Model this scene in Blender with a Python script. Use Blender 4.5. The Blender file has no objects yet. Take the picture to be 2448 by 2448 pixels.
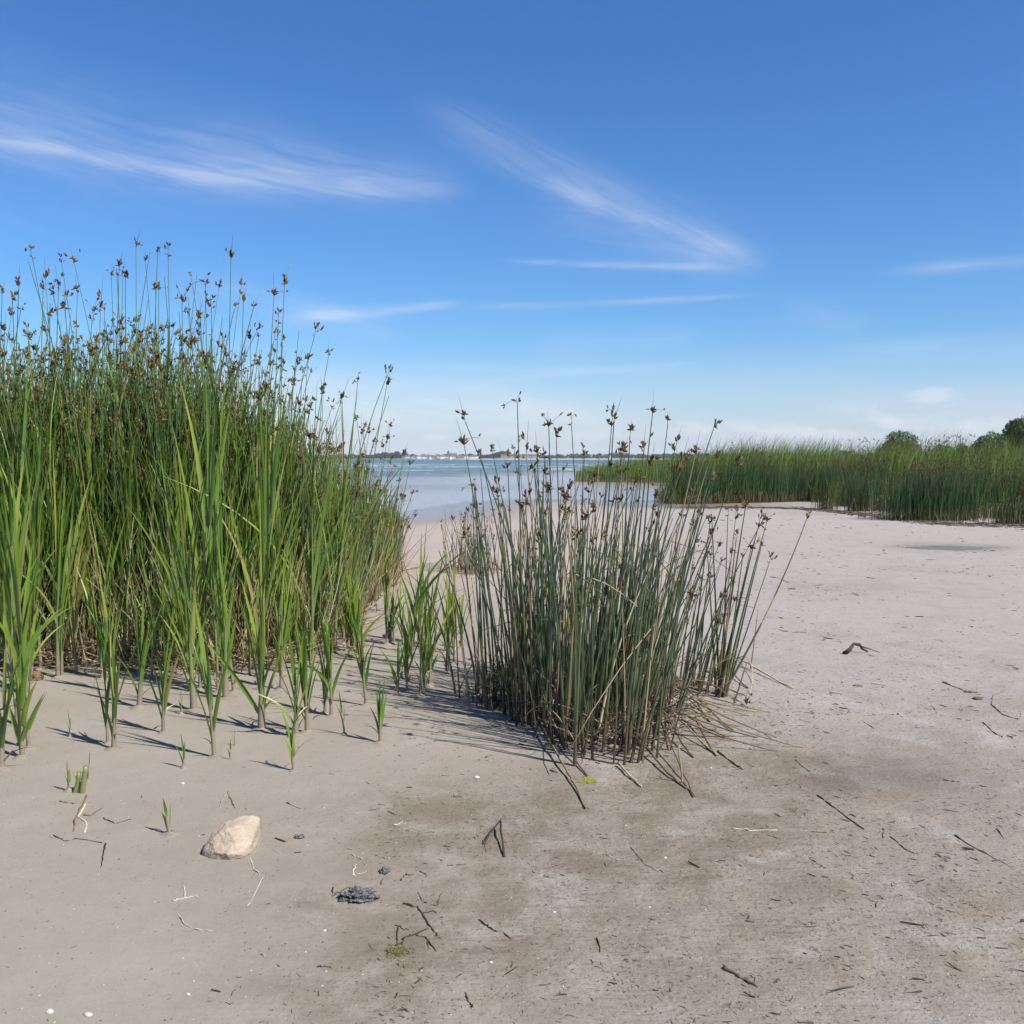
import bpy, math, random
import numpy as np
from mathutils import Vector, Matrix

random.seed(7)
RNG = np.random.default_rng(11)
SC = bpy.context.scene
COL = SC.collection
R = math.radians

# ------------------------------------------------------------------ camera
F, CX, CY, HZ, CAMZ = 2351.0, 1224.0, 1224.0, 1096.0, 1.40      # photograph pixels, metres
PITCH = math.atan((CY - HZ) / F)
cam_d = bpy.data.cameras.new('camera')
cam = bpy.data.objects.new('camera', cam_d)
COL.objects.link(cam)
cam.location = (0, 0, CAMZ)
cam.rotation_euler = (math.pi / 2 - PITCH, 0, 0)
cam_d.sensor_width = 36
cam_d.lens = 36 * F / 2448.0
cam_d.clip_start = 0.05
cam_d.clip_end = 8000
SC.camera = cam

# ------------------------------------------------------------------ sun, sky, exposure
SUN_EL = R(48)
SUN_H = Vector((0.82, -0.57)).normalized()            # horizontal direction towards the sun
SKY_STRENGTH = 0.0625
SKY_SAT, SKY_VAL, SKY_HUE = 1.2, 1.0, 0.5
SKY_TINT = (0.76, 1.06, 1.40)
sun_d = bpy.data.lights.new('sun', 'SUN')
sun_d.energy = 5.0
sun_d.angle = R(0.53)
sun_d.color = (1.0, 0.955, 0.89)
sun = bpy.data.objects.new('sun', sun_d)
COL.objects.link(sun)
sdir = Vector((SUN_H.x * math.cos(SUN_EL), SUN_H.y * math.cos(SUN_EL), math.sin(SUN_EL)))
sun.rotation_euler = (-sdir).to_track_quat('-Z', 'Y').to_euler()
sun.location = (20, -15, 30)
vs = SC.view_settings
vs.view_transform = 'Standard'
vs.look = 'None'
vs.exposure = 0.75
vs.gamma = 1.0
vs.use_curve_mapping = False
SC.cycles.max_bounces = 5
SC.cycles.diffuse_bounces = 3
SC.cycles.glossy_bounces = 2
SC.cycles.transmission_bounces = 3
SC.cycles.volume_bounces = 0
SC.cycles.transparent_max_bounces = 4
SC.cycles.use_adaptive_sampling = True
SC.cycles.adaptive_threshold = 0.03
SC.cycles.use_denoising = True


def ray(px, py):
    a, b = (px - CX) / F, (CY - py) / F
    c, s = math.cos(PITCH), math.sin(PITCH)
    return Vector((a, c + b * s, -s + b * c))


def gp(px, py, z=0.0):                                  # photograph pixel -> point on the ground
    d = ray(px, py)
    k = (z - CAMZ) / d.z
    return (d.x * k, d.y * k)


def pt(px, py, Y):                                      # photograph pixel -> point at distance Y
    d = ray(px, py)
    k = Y / d.y
    return Vector((d.x * k, Y, CAMZ + d.z * k))


def azel(px, py):
    d = ray(px, py).normalized()
    return (math.atan2(d.x, d.y), math.asin(d.z))


# ------------------------------------------------------------------ node helpers
class NT:
    def __init__(self, tree):
        self.t = tree

    def n(self, typ, **kw):
        nd = self.t.nodes.new(typ)
        for k, v in kw.items():
            if k.startswith('_'):
                setattr(nd, k[1:], v)
        for k, v in kw.items():
            if k.startswith('_'):
                continue
            key = int(k[1:]) if (k[0] == 'i' and k[1:].isdigit()) else k.replace('__', ' ')
            self.set(nd.inputs[key], v)
        return nd

    def set(self, sock, v):
        if isinstance(v, bpy.types.NodeSocket):
            self.t.links.new(v, sock)
        else:
            if sock.type == 'RGBA' and len(v) == 3:
                v = (*v, 1)
            sock.default_value = v

    def m(self, op, a, b=0.0, c=None, clamp=False):
        nd = self.t.nodes.new('ShaderNodeMath')
        nd.operation = op
        nd.use_clamp = clamp
        self.set(nd.inputs[0], a)
        self.set(nd.inputs[1], b)
        if c is not None:
            self.set(nd.inputs[2], c)
        return nd.outputs[0]

    def ss(self, x, lo, hi, a=0.0, b=1.0, kind='SMOOTHSTEP'):
        nd = self.t.nodes.new('ShaderNodeMapRange')
        nd.interpolation_type = kind
        for i, v in enumerate((x, lo, hi, a, b)):
            self.set(nd.inputs[i], v)
        return nd.outputs[0]

    def mix(self, f, a, b, mode='MIX'):
        nd = self.t.nodes.new('ShaderNodeMix')
        nd.data_type = 'RGBA'
        nd.blend_type = mode
        self.set(nd.inputs[0], f)
        self.set(nd.inputs[6], a)
        self.set(nd.inputs[7], b)
        return nd.outputs[2]

    def noise(self, vec, scale, detail=4, rough=0.55, dist=0.0):
        nd = self.n('ShaderNodeTexNoise', Scale=scale, Detail=detail, Roughness=rough, Distortion=dist)
        if vec is not None:
            self.set(nd.inputs['Vector'], vec)
        return nd.outputs[0]

    def vec(self, op, a, b):
        nd = self.t.nodes.new('ShaderNodeVectorMath')
        nd.operation = op
        self.set(nd.inputs[0], a)
        self.set(nd.inputs[1], b)
        return nd

    def comb(self, x, y, z=0.0):
        return self.n('ShaderNodeCombineXYZ', i0=x, i1=y, i2=z).outputs[0]

    def attr(self, name):
        return self.n('ShaderNodeAttribute', _attribute_name=name)


# ------------------------------------------------------------------ world: sky with cirrus
def build_world():
    w = bpy.data.worlds.new('World')
    SC.world = w
    w.use_nodes = True
    t = w.node_tree
    t.nodes.clear()
    k = NT(t)
    sky = k.n('ShaderNodeTexSky', _sky_type='NISHITA')
    sky.sun_disc = False
    sky.sun_elevation = SUN_EL
    sky.sun_rotation = math.atan2(SUN_H.x, SUN_H.y)
    sky.altitude = 0
    sky.air_density = 1.0
    sky.dust_density = 0.35
    sky.ozone_density = 2.2
    hsv = k.n('ShaderNodeHueSaturation', Hue=SKY_HUE, Saturation=SKY_SAT, Value=SKY_VAL, Color=sky.outputs[0])
    base = k.mix(1.0, hsv.outputs[0], SKY_TINT, 'MULTIPLY')
    d = k.n('ShaderNodeTexCoord').outputs['Generated']
    sep = k.n('ShaderNodeSeparateXYZ', i0=d)
    az = k.m('ARCTAN2', sep.outputs[0], sep.outputs[1])
    el = k.m('ARCSINE', sep.outputs[2])
    P = k.comb(az, el)
    total = None

    def add(m):
        nonlocal total
        total = m if total is None else k.m('ADD', total, m)

    # shared noise: one warp, one puffy, three fibre fields along the main wind directions
    warp_n = k.m('SUBTRACT', k.noise(P, 7.0, 2), 0.5)
    fibre = {}
    for deg in (-9, -27, 2):
        c_, s_ = math.cos(R(deg)), math.sin(R(deg))
        u_ = k.vec('DOT_PRODUCT', P, (c_, s_, 0)).outputs['Value']
        v_ = k.m('ADD', k.vec('DOT_PRODUCT', P, (-s_, c_, 0)).outputs['Value'], k.m('MULTIPLY', warp_n, 0.02))
        fibre[deg] = k.ss(k.noise(k.comb(k.m('MULTIPLY', u_, 9.0), k.m('MULTIPLY', v_, 110.0), deg), 1.0, 6, 0.62, 0.5), 0.22, 0.8, 0.2, 1.0)
    soft_n = k.ss(k.noise(k.vec('MULTIPLY', P, (9, 22, 1)).outputs[0], 1.0, 2, 0.5, 0.4), 0.15, 0.75, 0.35, 1.0)

    def streak(a, b, w0, w1, amp, fib=60.0, seed=0.0, warp=0.006):
        p0, p1 = azel(*a), azel(*b)
        L = math.hypot(p1[0] - p0[0], p1[1] - p0[1])
        e = ((p1[0] - p0[0]) / L, (p1[1] - p0[1]) / L)
        ang = math.degrees(math.atan2(e[1], e[0]))
        fb = fibre[min(fibre, key=lambda q: abs(q - ang))]
        rel = k.vec('SUBTRACT', P, (p0[0], p0[1], 0)).outputs[0]
        tt = k.m('MULTIPLY', k.vec('DOT_PRODUCT', rel, (e[0], e[1], 0)).outputs['Value'], 1 / L)
        s = k.vec('DOT_PRODUCT', rel, (-e[1], e[0], 0)).outputs['Value']
        s = k.m('ADD', s, k.m('MULTIPLY', warp_n, warp * 3))
        W = k.ss(tt, 0.0, 1.0, w0 * 0.00043, w1 * 0.00043, 'LINEAR')
        q = k.m('DIVIDE', s, W)
        g = k.m('POWER', 2.718, k.m('MULTIPLY', k.m('MULTIPLY', q, q), -1.0))
        win = k.m('MULTIPLY', k.ss(tt, -0.05, 0.3), k.ss(tt, 1.03, 0.8))
        add(k.m('MULTIPLY', k.m('MULTIPLY', g, win), k.m('MULTIPLY', k.m('MULTIPLY', fb, soft_n), amp * 0.95)))

    puff_n = k.noise(k.vec('MULTIPLY', P, (42, 90, 1)).outputs[0], 1.0, 4, 0.62)

    def puff(px, py, rx, ry, amp, seed):
        p = azel(px, py)
        rel = k.vec('SUBTRACT', P, (p[0], p[1], 0)).outputs[0]
        rel = k.vec('DIVIDE', rel, (rx / F, ry / F, 1)).outputs[0]
        nz = puff_n
        ln = k.n('ShaderNodeVectorMath', _operation='LENGTH', i0=rel).outputs['Value']
        add(k.m('MULTIPLY', k.ss(k.m('ADD', ln, k.m('MULTIPLY', k.m('SUBTRACT', nz, 0.5), 2.2)), 1.15, 0.1), amp))

    streak((-600, 150), (1180, 452), 120, 52, 0.62, warp=0.003)
    streak((-500, 225), (960, 472), 16, 14, 1.0, warp=0.003)
    streak((-300, 300), (820, 486), 34, 16, 0.45, warp=0.003)
    streak((420, 385), (1140, 462), 40, 14, 0.6, warp=0.003)
    streak((960, 225), (1830, 640), 42, 60, 0.6, warp=0.004)
    streak((1180, 390), (1860, 640), 14, 20, 0.6, warp=0.003)
    streak((1250, 470), (1850, 650), 70, 36, 0.45, warp=0.004)
    streak((1180, 622), (1790, 640), 8, 9, 0.9, warp=0.001)
    streak((400, 665), (940, 772), 36, 12, 0.5, warp=0.002)
    streak((660, 766), (1120, 722), 16, 8, 1.3, warp=0.002)
    streak((560, 745), (980, 800), 40, 30, 0.3, warp=0.002)
    streak((1060, 735), (1860, 702), 10, 6, 0.8, warp=0.002)
    streak((880, 872), (1700, 888), 9, 10, 0.6, warp=0.002)
    streak((1120, 915), (1700, 860), 9, 7, 0.6, warp=0.002)
    streak((1860, 735), (2080, 780), 40, 18, 0.4, warp=0.004)
    streak((2080, 655), (2800, 585), 16, 14, 0.7, warp=0.003)
    streak((1950, 850), (2800, 795), 26, 26, 0.55, warp=0.004)
    streak((300, 915), (1540, 1005), 70, 34, 1.5, warp=0.003)
    streak((500, 900), (1300, 925), 16, 16, 0.6, warp=0.003)
    streak((1250, 835), (1700, 795), 36, 24, 0.4, warp=0.003)
    puff(2235, 948, 60, 26, 1.0, 1.0)
    puff(2120, 1002, 60, 20, 0.9, 4.0)
    puff(2050, 975, 80, 16, 0.55, 7.0)
    puff(2240, 1015, 150, 26, 0.5, 9.0)
    puff(1880, 1030, 110, 22, 0.7, 12.0)
    puff(1640, 1028, 90, 18, 0.6, 15.0)
    puff(1050, 1046, 45, 9, 1.0, 18.0)
    puff(1760, 1012, 140, 14, 0.5, 18.0)
    puff(2380, 1020, 120, 30, 0.6, 18.0)
    puff(1420, 1040, 110, 16, 0.5, 18.0)
    puff(1980, 1040, 130, 18, 0.7, 18.0)
    puff(1210, 1036, 90, 14, 0.4, 22.0)
    # the same thin cirrus over the rest of the sky
    zz = k.m('MAXIMUM', sep.outputs[2], 0.05)
    pl = k.comb(k.m('DIVIDE', sep.outputs[0], zz), k.m('MULTIPLY', k.m('DIVIDE', sep.outputs[1], zz), 0.35))
    cir = k.noise(pl, 0.8, 4, 0.6, 0.8)
    add(k.m('MULTIPLY', k.m('MULTIPLY', k.ss(cir, 0.56, 0.85), k.ss(el, 0.06, 0.2)), 0.3))
    # hazy lavender cloud bank low over the horizon all round
    bank = k.noise(k.comb(k.m('MULTIPLY', az, 5.0), k.m('MULTIPLY', el, 30.0)), 1.0, 3, 0.6)
    bank2 = k.m('MULTIPLY', k.ss(el, 0.125, 0.0), k.ss(bank, 0.25, 0.75, 0.5, 1.0))
    hz = k.mix(k.m('MULTIPLY', bank2, 0.95, clamp=True), base, (6.4, 6.6, 7.7))
    mask = k.m('MULTIPLY', k.m('MINIMUM', total, 1.0), 0.4)
    col = k.mix(mask, hz, (8.3, 8.55, 9.2))
    bg = k.n('ShaderNodeBackground', Color=col, Strength=SKY_STRENGTH)
    out = k.n('ShaderNodeOutputWorld')
    t.links.new(bg.outputs[0], out.inputs[0])
    w.cycles.sampling_method = 'MANUAL'
    w.cycles.sample_map_resolution = 256


build_world()

# ------------------------------------------------------------------ numpy noise
TAB = np.random.default_rng(5).random((256, 256))


def vnoise(x, y, seed=0):
    x = np.asarray(x, float) + seed * 17.31
    y = np.asarray(y, float) + seed * 9.73
    xi, yi = np.floor(x).astype(int), np.floor(y).astype(int)
    fx, fy = x - xi, y - yi
    fx = fx * fx * (3 - 2 * fx)
    fy = fy * fy * (3 - 2 * fy)
    g = lambda a, b: TAB[a & 255, b & 255]
    return (g(xi, yi) * (1 - fx) + g(xi + 1, yi) * fx) * (1 - fy) + (g(xi, yi + 1) * (1 - fx) + g(xi + 1, yi + 1) * fx) * fy


def fbm(x, y, seed=0, octaves=4):
    s, a, tot = 0, 1.0, 0
    for o in range(octaves):
        s = s + a * vnoise(x * 2 ** o, y * 2 ** o, seed + o)
        tot += a
        a *= 0.5
    return s / tot


def sstep(a, b, x):
    t = np.clip((np.asarray(x, float) - a) / (b - a), 0, 1)
    return t * t * (3 - 2 * t)


# ------------------------------------------------------------------ mesh accumulator
class Acc:
    def __init__(self):
        self.v, self.f3, self.f4, self.c, self.n = [], [], [], [], 0

    def add(self, V, f3=None, f4=None, C=None):
        V = np.asarray(V, float).reshape(-1, 3)
        if C is None:
            C = np.zeros((len(V), 3))
        self.v.append(V)
        self.c.append(np.asarray(C, float).reshape(-1, 3))
        if f3 is not None and len(f3):
            self.f3.append(np.asarray(f3, int).reshape(-1, 3) + self.n)
        if f4 is not None and len(f4):
            self.f4.append(np.asarray(f4, int).reshape(-1, 4) + self.n)
        self.n += len(V)

    def mesh(self, name, smooth=True):
        V = np.concatenate(self.v) if self.v else np.zeros((0, 3))
        C = np.concatenate(self.c) if self.c else np.zeros((0, 3))
        f4 = np.concatenate(self.f4) if self.f4 else np.zeros((0, 4), int)
        f3 = np.concatenate(self.f3) if self.f3 else np.zeros((0, 3), int)
        me = bpy.data.meshes.new(name)
        me.vertices.add(len(V))
        me.vertices.foreach_set('co', V.astype(np.float32).ravel())
        nl = f4.size + f3.size
        me.loops.add(nl)
        me.loops.foreach_set('vertex_index', np.concatenate([f4.ravel(), f3.ravel()]).astype(np.int32))
        npoly = len(f4) + len(f3)
        me.polygons.add(npoly)
        st = np.concatenate([np.arange(len(f4)) * 4, f4.size + np.arange(len(f3)) * 3])
        me.polygons.foreach_set('loop_start', st.astype(np.int32))
        me.polygons.foreach_set('use_smooth', np.full(npoly, smooth))
        a = me.attributes.new('tint', 'FLOAT_COLOR', 'POINT')
        a.data.foreach_set('color', np.concatenate([C, np.ones((len(C), 1))], 1).astype(np.float32).ravel())
        me.update(calc_edges=True)
        return me

    def obj(self, name, mat, parent=None, smooth=True):
        me = self.mesh(name, smooth)
        return link(name, me, mat, parent)


def link(name, me, mat=None, parent=None):
    o = bpy.data.objects.new(name, me)
    if mat is not None and me is not None and len(me.materials) == 0:
        me.materials.append(mat)
    COL.objects.link(o)
    if parent is not None:
        o.parent = parent
    return o


def empty(name, loc=(0, 0, 0), rz=0.0):
    o = bpy.data.objects.new(name, None)
    o.empty_display_size = 0.05
    o.location = loc
    o.rotation_euler = (0, 0, rz)
    COL.objects.link(o)
    return o


def tag(o, label=None, cat=None, group=None, kind=None):
    if label:
        o['label'] = label
    if cat:
        o['category'] = cat
    if group:
        o['group'] = group
    if kind:
        o['kind'] = kind
    return o


def unit(v):
    v = np.asarray(v, float)
    return v / np.maximum(np.linalg.norm(v, axis=-1, keepdims=True), 1e-9)


def tubes(acc, base, dirn, L, bend, r0, r1, nseg=6, nside=5, rnd=None, ground=0.0, wob=0.0):
    """many curved tapering stems at once"""
    base = np.asarray(base, float).reshape(-1, 3)
    n = len(base)
    B = lambda a: np.broadcast_to(np.asarray(a, float), (n,))
    dirn = unit(np.broadcast_to(np.asarray(dirn, float), (n, 3)))
    bend = np.broadcast_to(np.asarray(bend, float), (n, 3))
    L, r0, r1 = B(L), B(r0), B(r1)
    t = np.linspace(0, 1, nseg + 1)
    P = base[:, None] + dirn[:, None] * (L[:, None] * t)[..., None] + bend[:, None] * (L[:, None] * t * t)[..., None]
    if wob:
        P[:, 1:] += RNG.normal(0, wob, (n, nseg, 3)) * L[:, None, None]
    T = unit(np.gradient(P, axis=1))
    ref = np.where(np.abs(T[..., 2:3]) < 0.9, np.array([0., 0, 1]), np.array([1., 0, 0]))
    U = unit(np.cross(T, ref))
    W = np.cross(T, U)
    ang = np.arange(nside) * 2 * np.pi / nside
    rr = r0[:, None] + (r1 - r0)[:, None] * t
    V = P[:, :, None] + rr[:, :, None, None] * (np.cos(ang)[:, None] * U[:, :, None] + np.sin(ang)[:, None] * W[:, :, None])
    rnd = RNG.random(n) if rnd is None else B(rnd)
    C = np.zeros((n, nseg + 1, nside, 3))
    C[..., 0] = rnd[:, None, None]
    C[..., 1] = t[None, :, None]
    C[..., 2] = np.clip(V[..., 2] - ground, 0, 4)
    i = np.arange(nseg)[:, None]
    j = np.arange(nside)[None]
    j2 = (j + 1) % nside
    q = np.stack([i * nside + j, i * nside + j2, (i + 1) * nside + j2, (i + 1) * nside + j], -1).reshape(-1, 4)
    f4 = (q[None] + (np.arange(n) * (nseg + 1) * nside)[:, None, None]).reshape(-1, 4)
    acc.add(V, None, f4, C)
    # caps
    if nside == 4:
        cap = np.array([[nseg * 4, nseg * 4 + 1, nseg * 4 + 2, nseg * 4 + 3], [3, 2, 1, 0]])
        acc.f4.append((cap[None] + (np.arange(n) * (nseg + 1) * nside)[:, None, None]).reshape(-1, 4) + acc.n - V.size // 3)
    return P[:, -1], T[:, -1]


def ribbons(acc, base, dirn, side, L, W, bend, nseg=7, fold=0.25, rnd=None, ground=0.0, twist=0.0, base_w=0.5):
    """many folded leaf blades at once"""
    base = np.asarray(base, float).reshape(-1, 3)
    n = len(base)
    B = lambda a: np.broadcast_to(np.asarray(a, float), (n,))
    dirn = unit(np.broadcast_to(np.asarray(dirn, float), (n, 3)))
    side = np.broadcast_to(np.asarray(side, float), (n, 3))
    bend = np.broadcast_to(np.asarray(bend, float), (n, 3))
    L, W = B(L), B(W)
    t = np.linspace(0, 1, nseg + 1)
    P = base[:, None] + dirn[:, None] * (L[:, None] * t)[..., None] + bend[:, None] * (L[:, None] * t ** 2.2)[..., None]
    T = unit(np.gradient(P, axis=1))
    S = unit(side[:, None] - T * np.sum(side[:, None] * T, -1, keepdims=True))
    N = np.cross(T, S)
    tw = B(twist)[:, None] * t
    S2 = S * np.cos(tw)[..., None] + N * np.sin(tw)[..., None]
    N2 = np.cross(T, S2)
    prof = (base_w + (1 - base_w) * np.clip(t / 0.3, 0, 1)) * np.clip((1 - t) / 0.75, 0, 1) ** 0.8
    prof[-1] = 0.02
    w = (W[:, None] * prof * 0.5)[..., None]
    V = np.stack([P - S2 * w, P - N2 * w * fold * 2, P + S2 * w], 2)
    rnd = RNG.random(n) if rnd is None else B(rnd)
    C = np.zeros((n, nseg + 1, 3, 3))
    C[..., 0] = rnd[:, None, None]
    C[..., 1] = t[None, :, None]
    C[..., 2] = np.clip(V[..., 2] - ground, 0, 4)
    i = np.arange(nseg)[:, None]
    j = np.arange(2)[None]
    q = np.stack([i * 3 + j, i * 3 + j + 1, (i + 1) * 3 + j + 1, (i + 1) * 3 + j], -1).reshape(-1, 4)
    f4 = (q[None] + (np.arange(n) * (nseg + 1) * 3)[:, None, None]).reshape(-1, 4)
    acc.add(V, None, f4, C)
    return P[:, -1]


# ------------------------------------------------------------------ materials
def mat(name):
    m = bpy.data.materials.new(name)
    m.use_nodes = True
    m.node_tree.nodes.clear()
    k = NT(m.node_tree)
    out = k.n('ShaderNodeOutputMaterial')
    return m, k, out


def plant_mat(name, ramp, mud=(0.115, 0.095, 0.07), mud_h=(0.015, 0.14), transl=0.25, rough=0.45, spec=0.5, tip=None, base=None, wear=0.0):
    m, k, out = mat(name)
    a = k.attr('tint')
    sp = k.n('ShaderNodeSeparateColor', Color=a.outputs['Color'])
    oi = k.n('ShaderNodeObjectInfo')
    rnd = k.m('FRACT', k.m('ADD', sp.outputs[0], oi.outputs['Random']))
    cr = k.n('ShaderNodeValToRGB', Fac=rnd)
    el = cr.color_ramp.elements
    el[0].position, el[0].color = ramp[0][0], (*ramp[0][1], 1)
    el[1].position, el[1].color = ramp[-1][0], (*ramp[-1][1], 1)
    for p, c in ramp[1:-1]:
        e = el.new(p)
        e.color = (*c, 1)
    col = cr.outputs[0]
    pos = k.n('ShaderNodeNewGeometry').outputs['Position']
    st = k.vec('MULTIPLY', pos, (60, 60, 5)).outputs[0]
    nz = k.noise(st, 1.0, 3)
    col = k.mix(k.ss(nz, 0.3, 0.75, 0.0, 0.45), col, k.mix(1.0, col, (0.62, 0.66, 0.5), 'MULTIPLY'))
    if base is not None:
        col = k.mix(k.ss(sp.outputs[1], 0.42, 0.0), col, base)
    if tip is not None:
        col = k.mix(k.ss(sp.outputs[1], 0.8, 1.0), col, tip)
    if wear:
        sc = k.noise(k.vec('MULTIPLY', pos, (45, 45, 16)).outputs[0], 1.0, 4)
        col = k.mix(k.ss(sc, 0.62, 0.74, 0.0, wear), col, (0.2, 0.15, 0.07))
    if mud is not None:
        mn = k.noise(pos, 40, 3)
        hh = k.m('ADD', sp.outputs[2], k.m('MULTIPLY', k.m('SUBTRACT', mn, 0.5), 0.16))
        col = k.mix(k.ss(hh, mud_h[0], mud_h[1], 0.9, 0.0), col, mud)
    p = k.n('ShaderNodeBsdfPrincipled', Base__Color=col, Roughness=rough)
    p.inputs['Specular IOR Level'].default_value = spec
    if transl > 0:
        tr = k.n('ShaderNodeBsdfTranslucent', Color=k.mix(1.0, col, (1.25, 1.2, 0.55), 'MULTIPLY'))
        mx = k.n('ShaderNodeMixShader', i0=transl, i1=p.outputs[0], i2=tr.outputs[0])
        k.t.links.new(mx.outputs[0], out.inputs[0])
    else:
        k.t.links.new(p.outputs[0], out.inputs[0])
    return m


M = {}
M['bed_rush'] = plant_mat('bed_rush_green', [(0, (0.045, 0.1, 0.03)), (0.35, (0.065, 0.13, 0.034)), (0.7, (0.095, 0.16, 0.04)), (0.93, (0.13, 0.18, 0.048)), (1, (0.26, 0.2, 0.09))], wear=0.3,
                          transl=0.06, rough=0.34, spec=0.65, base=(0.1, 0.11, 0.04), mud=(0.09, 0.068, 0.042), mud_h=(0.03, 0.35))
M['rush'] = plant_mat('rush_green', [(0, (0.026, 0.05, 0.028)), (0.35, (0.038, 0.068, 0.033)), (0.7, (0.056, 0.088, 0.036)), (0.9, (0.085, 0.11, 0.04)), (1, (0.24, 0.18, 0.08))], wear=0.4,
                      transl=0.04, rough=0.3, spec=0.75, base=(0.075, 0.082, 0.032), mud=(0.075, 0.058, 0.036), mud_h=(0.02, 0.26))
M['rush_thin'] = plant_mat('rush_grey_green', [(0, (0.05, 0.085, 0.045)), (0.5, (0.075, 0.115, 0.055)), (0.85, (0.12, 0.14, 0.07)), (1, (0.26, 0.2, 0.11))],
                           transl=0.08, rough=0.45, base=(0.19, 0.15, 0.08))
M['leaf'] = plant_mat('reed_leaf', [(0, (0.055, 0.125, 0.018)), (0.35, (0.1, 0.185, 0.022)), (0.7, (0.165, 0.245, 0.03)), (0.9, (0.24, 0.29, 0.05)), (1, (0.34, 0.27, 0.11))],
                      transl=0.33, rough=0.38, spec=0.5, mud_h=(0.0, 0.06), tip=(0.19, 0.19, 0.06), base=(0.15, 0.22, 0.06))
M['sheath'] = plant_mat('reed_stem', [(0, (0.1, 0.155, 0.045)), (0.6, (0.145, 0.185, 0.06)), (1, (0.19, 0.175, 0.08))], mud=(0.2, 0.165, 0.125), mud_h=(0.05, 0.24), transl=0.05,
                        rough=0.55, wear=0.6)
M['far_rush'] = plant_mat('far_rush', [(0, (0.026, 0.06, 0.026)), (0.5, (0.042, 0.085, 0.03)), (1, (0.075, 0.115, 0.036))], mud=(0.12, 0.1, 0.05), mud_h=(0.05, 0.4), transl=0.12, rough=0.55, spec=0.3)
M['far_reed'] = plant_mat('far_reed', [(0, (0.075, 0.135, 0.024)), (0.5, (0.12, 0.185, 0.03)), (1, (0.19, 0.24, 0.05))], mud=(0.2, 0.17, 0.08), mud_h=(0.02, 0.3), transl=0.33, rough=0.5, spec=0.35)
M['flower'] = plant_mat('flower_brown', [(0, (0.045, 0.026, 0.016)), (0.4, (0.085, 0.046, 0.024)), (0.75, (0.14, 0.078, 0.036)), (1, (0.24, 0.16, 0.07))], mud=None, transl=0.1, rough=0.7, spec=0.2)
M['flower_young'] = plant_mat('flower_olive', [(0, (0.06, 0.045, 0.02)), (0.5, (0.13, 0.088, 0.036)), (1, (0.25, 0.2, 0.075))], mud=None, transl=0.15, rough=0.7, spec=0.2)
M['straw'] = plant_mat('dead_straw', [(0, (0.14, 0.095, 0.05)), (0.4, (0.27, 0.2, 0.115)), (0.8, (0.42, 0.33, 0.2)), (1, (0.52, 0.43, 0.28))], mud=None, transl=0.08, rough=0.7, spec=0.25, wear=0.5)
M['old_straw'] = plant_mat('weathered_straw', [(0, (0.085, 0.062, 0.04)), (0.5, (0.17, 0.125, 0.085)), (1, (0.27, 0.205, 0.14))], mud=None, transl=0.0, rough=0.8, spec=0.2, wear=0.6)
M['twig'] = plant_mat('wet_dark_twig', [(0, (0.025, 0.019, 0.015)), (0.6, (0.055, 0.042, 0.03)), (1, (0.1, 0.075, 0.052))], mud=None, transl=0.0, rough=0.7, spec=0.3)
M['pale'] = plant_mat('pale_root', [(0, (0.33, 0.27, 0.2)), (0.6, (0.46, 0.4, 0.32)), (1, (0.58, 0.52, 0.44))], mud=None, transl=0.0, rough=0.8, spec=0.2)
M['litter'] = plant_mat('litter', [(0, (0.028, 0.02, 0.014)), (0.4, (0.06, 0.045, 0.032)), (0.75, (0.12, 0.092, 0.065)), (0.93, (0.18, 0.145, 0.105)), (1, (0.34, 0.29, 0.23))], mud=None, transl=0.0, rough=0.8, spec=0.2)
M['crown'] = plant_mat('tree_leaves', [(0, (0.03, 0.06, 0.018)), (0.5, (0.045, 0.085, 0.024)), (1, (0.075, 0.12, 0.03))], mud=None, transl=0.2, rough=0.55, spec=0.3)
M['far_crown'] = plant_mat('far_tree_leaves', [(0, (0.022, 0.045, 0.02)), (0.5, (0.035, 0.06, 0.025)), (1, (0.05, 0.08, 0.03))], mud=None, transl=0.1, rough=0.6, spec=0.2)
M['bark'] = plant_mat('bark', [(0, (0.07, 0.055, 0.04)), (1, (0.12, 0.095, 0.07))], mud=None, transl=0, rough=0.9, spec=0.2)


def simple(name, col, rough=0.7, spec=0.3, var=0.25, scale=8.0, bump=0.0):
    m, k, out = mat(name)
    pos = k.n('ShaderNodeTexCoord').outputs['Object']
    nz = k.noise(pos, scale, 5, 0.6)
    oi = k.n('ShaderNodeObjectInfo').outputs['Random']
    c = k.mix(k.ss(nz, 0.25, 0.8), tuple(min(1, x * (1 + var)) for x in col), tuple(x * (1 - var) for x in col))
    c = k.mix(k.m('MULTIPLY', oi, 0.25), c, k.mix(1.0, c, (0.7, 0.68, 0.66), 'MULTIPLY'))
    p = k.n('ShaderNodeBsdfPrincipled', Base__Color=c, Roughness=rough)
    p.inputs['Specular IOR Level'].default_value = spec
    if bump:
        b = k.n('ShaderNodeBump', Strength=bump, Distance=0.01, Height=nz)
        k.t.links.new(b.outputs[0], p.inputs['Normal'])
    k.t.links.new(p.outputs[0], out.inputs[0])
    return m


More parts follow.
